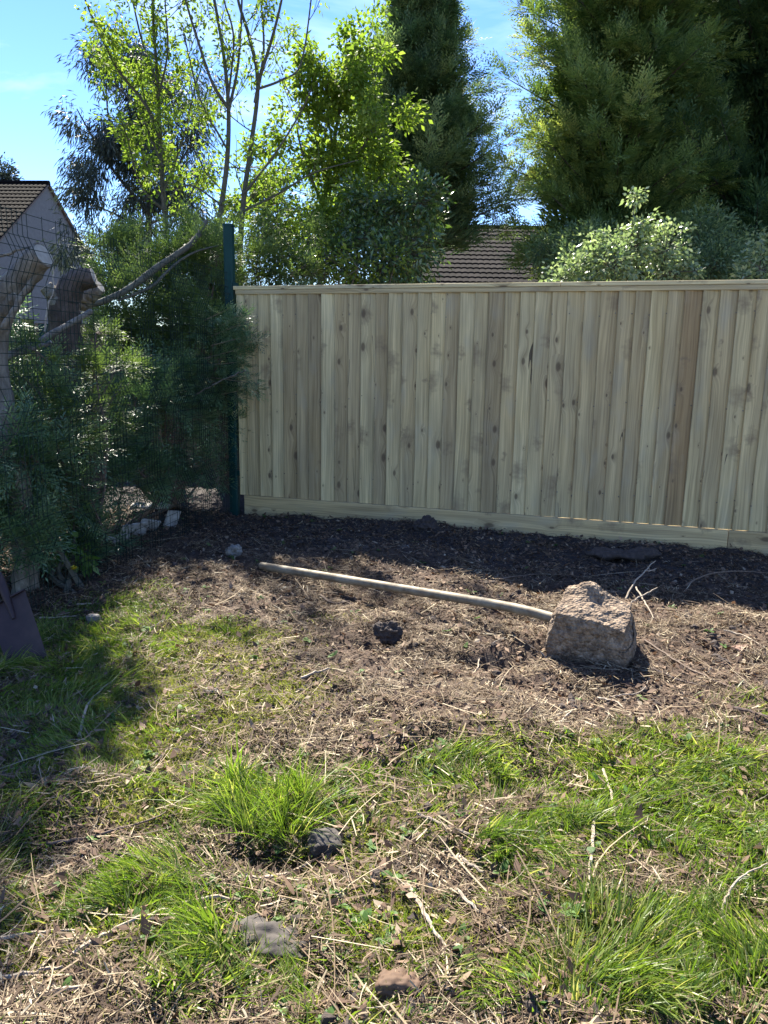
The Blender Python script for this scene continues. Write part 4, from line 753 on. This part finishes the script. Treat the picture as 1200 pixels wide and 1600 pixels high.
# ------------------------------------------------------------------ hedge foliage behind and through the mesh
def sprays(name, label, blobs, mt, nper, base, cat='shrub', sl=.14, ll=.045, lw=.008, up=.1, rn=(.45, .25), group='hedge plants behind the mesh fence', m=7, dr=0.0):
    """blobs: (px,py,depth,radius) each filled with short feathery boughs"""
    base = np.array(base, float); t_ = thing(name, base, label, cat, group); wood = MB(); mb = MB()
    for (px, py, y, r) in blobs:
        c = P(px, py, y); k = max(5, int(16 * (r / .3)**1.5)); o = rdir(k); o[:, 2] = o[:, 2] * .8 + .1 - dr; b0 = c + o * r * .25
        tube(wood, smooth_line([base + rng.normal(size=3) * np.array([.06, .06, 0]), (base + c) / 2 + rng.normal(size=3) * .08, c], 8), [.016, .006], 5); sticks(wood, np.repeat(c[None], k, 0), b0 + nrm(o) * r * .6, .004, .0015)
        plumes(mb, b0, o, np.full(k, r * .9), np.full(k, r * .42), nper, m=m, sl=sl, ll=ll, lw=lw, up=up, rn=rn)
    wood.build('stems', M['twigdark'], t_); mb.build('foliage', M[mt], t_); return t_
sprays('hedge_conifer', 'dense dark evergreen bush low at the left edge behind the mesh', [(20, 650, 4.3, .30), (70, 690, 4.4, .28), (15, 760, 4.0, .26), (60, 720, 3.95, .16), (10, 700, 3.75, .18), (40, 790, 3.78, .14), (80, 780, 4.4, .28), (-10, 850, 3.75, .24), (90, 850, 4.4, .2), (-80, 620, 4.5, .5), (-120, 520, 4.8, .5), (-60, 720, 4.2, .4), (110, 740, 4.8, .22), (-40, 820, 3.9, .3), (-150, 700, 4.0, .45)], 'cut', 58, G(-60, 940))
sprays('hedge_conifer', 'sunlit green bush between the pollarded trunk and the green post', [(190, 470, 6.2, .26), (235, 450, 6.4, .28), (290, 440, 6.5, .30), (330, 420, 6.5, .26), (205, 520, 6.2, .26), (265, 500, 6.3, .30), (320, 490, 6.3, .28), (160, 540, 6.1, .2), (240, 560, 6.2, .22), (180, 410, 6.8, .22), (220, 390, 7.0, .2), (270, 395, 6.8, .22), (315, 370, 6.8, .2), (165, 480, 6.5, .2), (340, 400, 6.4, .18)], 'cyppale', 60, gz(P(260, 700, 6.5)), ll=.038, lw=.009)
sprays('hedge_conifer', 'wispy pale green regrowth in front of the pollarded trunk', [(70, 560, 4.3, .13), (110, 640, 4.55, .16), (150, 590, 4.7, .14), (75, 650, 4.2, .14), (160, 650, 4.8, .16), (180, 580, 5.1, .18), (60, 610, 4.2, .12), (150, 520, 5.2, .12), (100, 700, 4.3, .16)], 'cyppale', 40, gz(P(110, 800, 4.5)), sl=.10, ll=.034, lw=.007)
sprays('feathery_bush', 'pale feathery green bush just right of the green post, above the fence end', [(400, 415, 7.0, .2), (435, 400, 7.2, .22), (390, 370, 7.2, .18), (460, 425, 7.0, .18), (425, 350, 7.4, .16), (480, 380, 7.6, .2), (330, 360, 7.2, .2)], 'cyppale', 40, gz(P(430, 440, 7.2)), group=GRP, ll=.04, lw=.009)
sprays('hedge_conifer', 'dark hanging hedge foliage against the green post', [(200, 610, 5.7, .26), (250, 600, 5.8, .28), (300, 580, 6.0, .28), (345, 560, 6.05, .20), (240, 680, 5.6, .24), (290, 650, 5.9, .24), (335, 660, 6.1, .20), (180, 690, 5.2, .24), (340, 520, 6.1, .17), (210, 640, 5.3, .24), (260, 620, 5.6, .2), (160, 740, 5.0, .16), (220, 740, 5.3, .16), (290, 720, 5.9, .14)], 'cut', 50, gz(P(270, 800, 6.2)))
sprays('hedge_conifer', 'sparse dark foliage low behind the mesh left of the post', [(190, 770, 5.3, .22), (250, 745, 5.6, .18), (320, 730, 6.0, .18), (160, 840, 4.8, .16), (120, 860, 4.5, .16), (350, 700, 6.2, .14)], 'cut', 28, gz(P(200, 820, 5.4)))
ls = thing('leafy_branch', P(330, 520, 5.95), 'drooping leafy hedge sprays pushing through past the green post over the fence boards', 'branch', 'hedge plants behind the mesh fence'); mb = MB(); wd_ = MB()
ba, ea, rr_ = [], [], []
for (x0, y0, x1, y1) in ((330, 525, 392, 500), (335, 515, 385, 485), (330, 540, 405, 520), (320, 560, 375, 545), (325, 600, 398, 580), (330, 590, 405, 600), (325, 620, 378, 610), (320, 500, 362, 480), (330, 570, 380, 565)):
    a_ = P(x0, y0, 5.9 + rng.random() * .1); b__ = P(x1, y1, 5.68 + rng.random() * .1); ba.append(a_); ea.append(b__ - a_); sticks(wd_, a_[None], b__[None], .005, .002)
ba = np.array(ba); ea = np.array(ea); plumes(mb, ba, ea, np.linalg.norm(ea, axis=1) * 1.05, np.full(len(ba), .085), 75, m=7, sl=.08, ll=.034, lw=.007, up=-.25, droop=.12)
wd_.build('stems', M['twig'], ls); mb.build('foliage', M['cut'], ls)
bush('bramble_plant', 'broad leaved weed growing at the foot of the mesh beside the yellow flower', [(115, 820, 4.35, .12), (100, 860, 4.1, .10), (130, 870, 4.1, .08), (70, 830, 4.0, .08)], 'weed', 5, .06, .04, G(110, 925), 'plant', R=.05, tipn=60)
bush('bramble_plant', 'low sunlit weed at the base of the mossy post', [(85, 625, 5.0, .12), (60, 600, 5.2, .12), (20, 590, 4.9, .12), (140, 600, 5.1, .10)], 'cyppale', 14, .04, .016, gz(P(70, 640, 5.2)), 'plant', R=.07)
# tall tree just outside the frame at the left; it throws the shade over the left of the lawn
ot = thing('overhanging_tree', [-4.4, 6.6, 0], 'tall tree standing outside the left edge whose crown shades the left of the lawn', 'tree'); mb = MB()
tube(mb, smooth_line([[-4.4, 6.6, 0], [-4.35, 6.6, 2.5], [-4.0, 6.6, 4.6], [-3.0, 6.5, 5.4]], 20), [.14, .10, .04], 8, rough=.01); tips = []
for _ in range(150):
    o_ = rdir(1)[0] * rng.random()**.4; c_ = np.array([-3.0, 6.35, 5.45]) + o_ * np.array([.72, 1.5, .55]); tips.append((c_, nrm(o_)))
    sticks(mb, np.array([[-3.3, 6.5, 5.2]]), c_[None], .012, .003)
mb.build('trunk', M['bark'], ot); mb = MB(); leafballs(mb, tips, 70, .26, .09, .06); mb.build('crown', M['laurel'], ot)

# ------------------------------------------------------------------ objects on the ground
def gp(px, py, dz=0.0):
    q = G(px, py)
    for _ in range(4): q = G(px, py, float(H(q[0], q[1])) + dz)
    return q
def rock(mb, c, size, yaw=0, tilt=(0, 0), rough=.3, seed=0, n=20, boxy=.3, shape=None, disp=None):
    """rounded box with noisy faces"""
    g = np.linspace(-1, 1, n); vs = []; fs = []; k = 0
    for axn in range(3):
        for sg in (-1, 1):
            A_, B_ = np.meshgrid(g, g); q = np.zeros((n * n, 3)); q[:, axn] = sg; q[:, (axn + 1) % 3] = A_.ravel(); q[:, (axn + 2) % 3] = B_.ravel()
            i = (np.arange(n - 1)[:, None] * n + np.arange(n - 1)).ravel(); f = np.stack([i, i + 1, i + n + 1, i + n], 1); f = f if sg > 0 else f[:, ::-1]
            vs.append(q); fs.append(f + k); k += n * n
    q = np.concatenate(vs); sph = nrm(q) * 1.25; q = q * boxy + sph * (1 - boxy)
    if shape is not None: q = shape(q)
    nn = nrm(q); q = q * np.array(size) / 2
    sc_ = max(size); d_ = (noise3(q / sc_ + seed * 3.1, 3.0, seed) - .5) * rough * 1.2 + (noise3(q / sc_ + seed, 9, seed + 3) - .5) * rough * .6
    q = q + nn * (d_ * sc_)[:, None]
    if disp is not None: q = q + nn * disp(q)[:, None]
    R_ = (Matrix.Rotation(yaw, 3, 'Z') @ Matrix.Rotation(tilt[0], 3, 'X') @ Matrix.Rotation(tilt[1], 3, 'Y')); R_ = np.array([[R_[i][j] for j in range(3)] for i in range(3)])
    mb.add(q @ R_.T + np.array(c), np.concatenate(fs))
def rock_thing(name, label, cat, px, py, size, mt, lift=.12, group=None, **k):
    c = gp(px, py); c[2] += size[2] * lift; mb = MB(); rock(mb, c, size, **k); return tag(mb.build(name, M[mt], smooth=True), label, cat, group)

# old galvanised post with its concrete footing
base = gp(925, 1045); bc = P(925, 985, base[1] + .17); bc[2] = max(bc[2], base[2] + .10)
pt = thing('uprooted_post', [bc[0], bc[1], base[2]], 'galvanised steel post lying down, set in a rough broken concrete footing', 'post')
def bshape(q):
    q = q.copy(); q[:, 0] *= 1 - .10 * q[:, 2]; q[:, 1] *= 1 - .14 * q[:, 2]
    q[:, 2] += .26 * np.exp(-((q[:, 0] + .30)**2 + (q[:, 1] - .65)**2) / .16) * (q[:, 2] > .3); q[:, 2] -= .16 * np.exp(-((q[:, 0] - .1)**2 + (q[:, 1] - .3)**2) / .08) * (q[:, 2] > .3)      # knob of concrete on top
    q[:, 2] -= .22 * np.clip(q[:, 0] - .2, 0, 1) * (q[:, 2] > .2) ; q[:, 0] -= .12 * (q[:, 2] < -.3) * np.clip(-q[:, 2], 0, 1) * (q[:, 0] < 0) * -1
    return q
mb = MB(); rock(mb, bc, (.33, .29, .27), yaw=math.radians(-24), tilt=(math.radians(15), math.radians(5)), rough=.16, seed=5, n=120, boxy=.76, shape=bshape,
     disp=lambda q: (noise3(q + 4, 26, 9, 5) - .5) * .034 + (noise3(q + 7, 90, 19, 2) - .5) * .008)
mb.build('concrete_footing', M['concrete'], pt, smooth=True)
e0 = gp(408, 884, .03); e1 = P(885, 972, bc[1] - .02)
mid1 = P(640, 922, e0[1] + (e1[1] - e0[1]) * .52); mid2 = P(760, 942, e0[1] + (e1[1] - e0[1]) * .78); mid3 = P(825, 955, e0[1] + (e1[1] - e0[1]) * .90)
mb = MB(); tube(mb, smooth_line([e0, mid1, mid2, mid3, e1], 40), .0225, 20); mb.build('pipe', M['galv'], pt, smooth=True)
d_ = nrm(mid1 - e0); mb = MB(); tube(mb, [e0 - d_ * .012, e0 + d_ * .006], .0165, 16); mb.build('pipe_mouth', M['soil'], pt)

# spade
tip = gp(48, 1040, -.005); topb = P(12, 938, tip[1] + .16)
sp = thing('spade', tip, 'old digging spade with shade-darkened rusty blade standing at the left edge', 'spade')
ax = nrm(topb - tip); sd = nrm(np.cross(ax, np.array([.12, -1, .25]))); 
if sd[0] < 0: sd = -sd
nn = nrm(np.cross(sd, ax)); BL = np.linalg.norm(topb - tip)
mb = MB(); n1, n2 = 13, 17; vs = []
for lay in (0, 1):
    for j in range(n2):
        t = j / (n2 - 1)
        for i in range(n1):
            u = i / (n1 - 1) * 2 - 1; hw = .078 * (1 + .06 * t); dish = .012 * u * u + .02 * (1 - t)**2 * .4
            endc = .012 * (1 - u * u) if j == 0 else 0
            vs.append(tip + ax * (BL * t - endc) + sd * hw * u - nn * (0.0 if lay else .0035) + nn * dish)
K_ = n1 * n2; i = (np.arange(n2 - 1)[:, None] * n1 + np.arange(n1 - 1)).ravel(); f = np.stack([i, i + 1, i + n1 + 1, i + n1], 1)
rim = list(range(n1)) + [n1 * j + n1 - 1 for j in range(1, n2)] + [K_ - 1 - i_ for i_ in range(1, n1)] + [n1 * j for j in range(n2 - 2, 0, -1)]
rf_ = [(rim[k], rim[(k + 1) % len(rim)], rim[(k + 1) % len(rim)] + K_, rim[k] + K_) for k in range(len(rim))]
mb.add(vs, np.concatenate([f[:, ::-1], f + K_])); mb.add(vs, rf_); mb.build('blade', M['rust'], sp, smooth=True)
mb = MB(); box(mb, topb - sd * .082 - nn * .006, sd * .06, nn * .022, ax * .006); mb.build('tread', M['rust'], sp); mb = MB(); box(mb, topb + sd * .022 - nn * .006, sd * .06, nn * .022, ax * .006); mb.build('tread', M['rust'], sp)
mb = MB(); tube(mb, smooth_line([topb - ax * .09, topb + ax * .02, topb + ax * .12], 10), [.009, .018, .019], 10); mb.build('socket', M['rust'], sp, smooth=True)
sh = nrm(ax + np.array([-.28, .05, .0])); mb = MB(); tube(mb, smooth_line([topb + ax * .10, topb + ax * .14 + sh * .3, topb + ax * .14 + sh * .62], 12), .0175, 12); mb.build('shaft', M['shaft'], sp, smooth=True)
hb = topb + ax * .14 + sh * .64; mb = MB(); hx = nrm(np.cross(sh, nn)); tube(mb, smooth_line([hb - sh * .06, hb - hx * .04, hb - hx * .05 + sh * .07], 8), .011, 8); tube(mb, smooth_line([hb - sh * .06, hb + hx * .04, hb + hx * .05 + sh * .07], 8), .011, 8)
tube(mb, [hb - hx * .065 + sh * .075, hb + hx * .065 + sh * .075], .014, 10); mb.build('handle', M['shaft'], sp, smooth=True)

rock_thing('stone', 'whitish rounded stone lying in shade near the far end of the steel post', 'stone', 366, 868, (.085, .06, .09), 'stone', seed=3, n=30, rough=.6, lift=.25)
rock_thing('stone', 'pale stone half hidden in shaded grass right of the spade', 'stone', 146, 970, (.06, .05, .05), 'stone', seed=4)
rock_thing('stone', 'flat light stone on the dark soil strip between fence and steel post', 'stone', 632, 857, (.09, .06, .03), 'stone', seed=6)
rock_thing('stone', 'small pale stone fragment right beside the brown debris left of centre', 'stone', 330, 1080, (.05, .035, .015), 'stone', seed=7)
rock_thing('stone', 'squarish brown stone at the foot of the tallest grass tuft', 'stone', 508, 1322, (.075, .06, .06), 'darkstone', seed=8, yaw=.3, boxy=.5, n=24, lift=.1, tilt=(.3, .2))
rock_thing('brick_fragment', 'flat reddish tile fragment on the debris right of the concrete footing', 'brick', 1160, 1013, (.085, .06, .012), 'brick', seed=9, yaw=.5, boxy=.9)
rock_thing('slab', 'soil stained slab half buried in the left foreground', 'slab', 425, 1478, (.20, .11, .05), 'darkstone', seed=10, yaw=-.15, boxy=.45, n=40, rough=.3, lift=.05)
rock_thing('soil_clod', 'dark soil clod against the gravel board', 'soil', 665, 828, (.16, .10, .12), 'soil', seed=12, n=40, rough=.6, boxy=0)
rock_thing('soil_clod', 'dark clod of soil beside the small hole in the debris', 'soil', 606, 993, (.10, .07, .09), 'soil', seed=13, n=40, rough=.7, boxy=0)
rock_thing('soil_clod', 'long dark soil heap against the fence behind the concrete footing', 'soil', 975, 868, (.42, .14, .09), 'soil', seed=14, n=50, rough=.25, boxy=0, lift=.1)
rock_thing('brick_fragment', 'crumpled brown broken piece at the bottom centre', 'brick', 622, 1545, (.075, .05, .04), 'litter', seed=15, rough=.5, n=18)
rock_thing('soil_clod', 'low soil lump on the dark strip left of centre', 'soil', 505, 850, (.16, .10, .05), 'soil', seed=16, n=40, rough=.5, boxy=0)
# pale boards lying behind the mesh bottom
def slab_at(label, px, py, y, sz, yaw, tilt):
    c = P(px, py, y); c[2] = max(c[2], .04); mb = MB(); rock(mb, c, sz, yaw=yaw, tilt=tilt, rough=.05, boxy=.95, n=10, seed=int(px)); tag(mb.build('broken_board', M['paleslab']), label, 'board', 'pale rubbish boards at the mesh')
slab_at('large whitish broken board leaning behind the mesh bottom', 208, 838, 5.15, (.20, .02, .15), .9, (.5, 0))
slab_at('whitish broken board right of the largest one behind the mesh', 232, 830, 5.35, (.14, .02, .12), .6, (.6, .3))
slab_at('narrow upright whitish board nearest the green post', 268, 818, 5.55, (.12, .02, .16), 1.0, (.3, .2))
slab_at('small brownish pale board edge low on the mesh', 185, 858, 4.95, (.16, .03, .05), .9, (.2, 0))
slab_at('thin pale board lying flat deeper behind the mesh', 236, 790, 6.0, (.3, .12, .02), .1, (.1, 0))
# dandelion
fp = P(115, 889, 3.95); f_ = thing('dandelion', gz(fp), 'single yellow dandelion flower at the foot of the mesh', 'flower')
mb = MB(); tube(mb, smooth_line([gz(fp), fp * [1, 1, .5] + [0.01, 0, 0], fp], 8), .002, 5); mb.build('flower_stalk', M['weed'], f_)
mb = MB(); n = 60; an = rng.random(n) * 6.283; d = nrm(np.stack([np.cos(an), np.sin(an), rng.uniform(.1, 1.2, n)], 1)); ribbons(mb, np.repeat(fp[None], n, 0), d, .022, .006, np.cross(d, U), prof=(.5, 1, .6)); mb.build('petals', M['yellow'], f_)

# sticks one can pick out
def stick(label, pts, r, mt='twig', dz=.018, forks=None, name='fallen_stick', lifts=None):
    q = []
    for i, (px, py) in enumerate(pts): q.append(gp(px, py, dz + (lifts[i] if lifts else 0)))
    q = np.array(q); mb = MB(); n = max(8, 4 * len(q)); ln = smooth_line(q, n) + rng.normal(size=(n, 3)) * .0016; tube(mb, ln, [r, r * .85, r * .5], 6)
    for (i0, (px, py), lz) in (forks or []): k = gp(px, py, dz + lz); tube(mb, smooth_line([q[i0], (q[i0] + k) / 2 + rng.normal(size=3) * .004, k], 6), [r * .7, r * .35], 5)
    return tag(mb.build(name, M[mt]), label, 'stick', 'sticks lying on the ground')
stick('forked pale twig standing up behind the concrete footing', [(978, 936), (990, 912), (1008, 892), (1024, 876)], .005, lifts=[0, .05, .10, .14], forks=[(2, (1026, 888), .11)])
stick('second pale twig crossing low behind the concrete footing', [(985, 942), (1005, 930), (1028, 918)], .004, lifts=[.02, .05, .07])
stick('short pale stick leaning right of the concrete footing', [(994, 918), (1008, 942), (1022, 966)], .0045, lifts=[.06, .03, 0])
stick('long dark thin stick running right and down from the concrete footing', [(1008, 1000), (1060, 1035), (1110, 1060), (1155, 1078)], .005, 'twigdark')
stick('dark stick below the shadow of the concrete footing', [(1020, 1045), (1070, 1065), (1110, 1075)], .006, 'twigdark')
stick('curved pale twig in front of the footing shadow', [(952, 1090), (970, 1086), (1000, 1082), (1013, 1064)], .003)
stick('pale twig lying right of the yellow green grass at the footing shadow', [(935, 1090), (960, 1095), (978, 1108)], .005)
stick('long straight pale twig slanting in the middle debris', [(895, 1108), (875, 1130), (860, 1160), (856, 1180)], .003)
stick('bright stick standing out at the top of the right lawn', [(942, 1203), (955, 1240), (963, 1290)], .0045)
stick('old grey stick lying at the left edge of the right lawn', [(928, 1280), (924, 1340), (916, 1395)], .005)
stick('long crooked stick rising from the deep shade on the left', [(122, 1150), (136, 1105), (150, 1085), (190, 1050)], .005)
stick('pale twig continuing above the crooked stick in the shade', [(206, 1010), (222, 990), (258, 968)], .003)
stick('thin pale stick across shaded grass beside the spade', [(62, 966), (95, 964), (120, 962)], .004)
stick('second thin pale stick further back in the shaded grass', [(120, 944), (145, 943), (172, 945)], .004)
stick('long straight stick slanting up in the lower left foreground', [(112, 1490), (160, 1463), (215, 1435), (262, 1420)], .0055)
stick('thick light stick crossing the bottom left corner', [(-10, 1568), (70, 1553), (140, 1540)], .007)
stick('light stick along the left edge above the bottom one', [(-10, 1470), (50, 1458), (118, 1453)], .005)
stick('second light stick along the left edge in the bottom corner', [(-10, 1530), (40, 1522), (100, 1512)], .006)
stick('dark twig arching toward the tall tuft from the left', [(70, 1318), (130, 1310), (200, 1292), (260, 1270)], .004, 'twigdark')
stick('pale twig lying left under the tall tuft', [(60, 1370), (100, 1345), (150, 1325)], .004)
stick('bent grey stick below the tall tuft pointing at the brown stone', [(385, 1372), (430, 1370), (465, 1358), (494, 1342)], .006)
stick('short stick left of the bent grey stick', [(285, 1412), (330, 1402), (375, 1405)], .005)
stick('straight grey stick in the lower centre', [(636, 1380), (660, 1420), (675, 1450), (700, 1480)], .0055)
stick('thin stick just above the centre debris pointing right', [(652, 1270), (700, 1292), (745, 1305)], .004)
stick('short light stick right of the lower centre', [(700, 1335), (730, 1348), (755, 1362)], .0055)
stick('yellow green stem slanting by the centre bottom', [(712, 1390), (750, 1425), (795, 1455)], .0045)
stick('thin upright dry stem at the bottom left of centre', [(410, 1500), (398, 1545), (388, 1590)], .004)
stick('pale straight stick at the bottom right of centre', [(695, 1540), (735, 1570), (775, 1600)], .005)
stick('long dark stick low in front of the fence on the right', [(780, 905), (840, 897), (900, 900)], .004, 'twigdark')
stick('dark arching root in the soil strip at the right', [(1070, 915), (1110, 896), (1160, 893), (1205, 896)], .005, 'twigdark', lifts=[0, .03, .03, 0])
stick('thick dark stick along the right edge of the debris', [(1140, 1105), (1175, 1112), (1210, 1125)], .007, 'twigdark')
stick('light dry stick at the far right below the soil strip', [(1130, 985), (1160, 992), (1195, 1012)], .004)
stick('curved thin twig looping under the hole in the debris', [(745, 1047), (752, 1020), (770, 1005), (790, 995)], .003, lifts=[0, .02, .02, .01])
stick('short brown stick lying under the steel post on the left', [(500, 930), (520, 942), (545, 940)], .006, 'twigdark')
stick('pale stick in the debris left of the hole', [(470, 1060), (495, 1050), (515, 1045)], .006)
stick('pale yellow stick in the right foreground grass', [(1088, 1440), (1096, 1475), (1103, 1500)], .007)
stick('thin arching stem in the right foreground grass', [(1128, 1425), (1140, 1390), (1165, 1365), (1200, 1350)], .003, lifts=[0, .03, .04, .02])
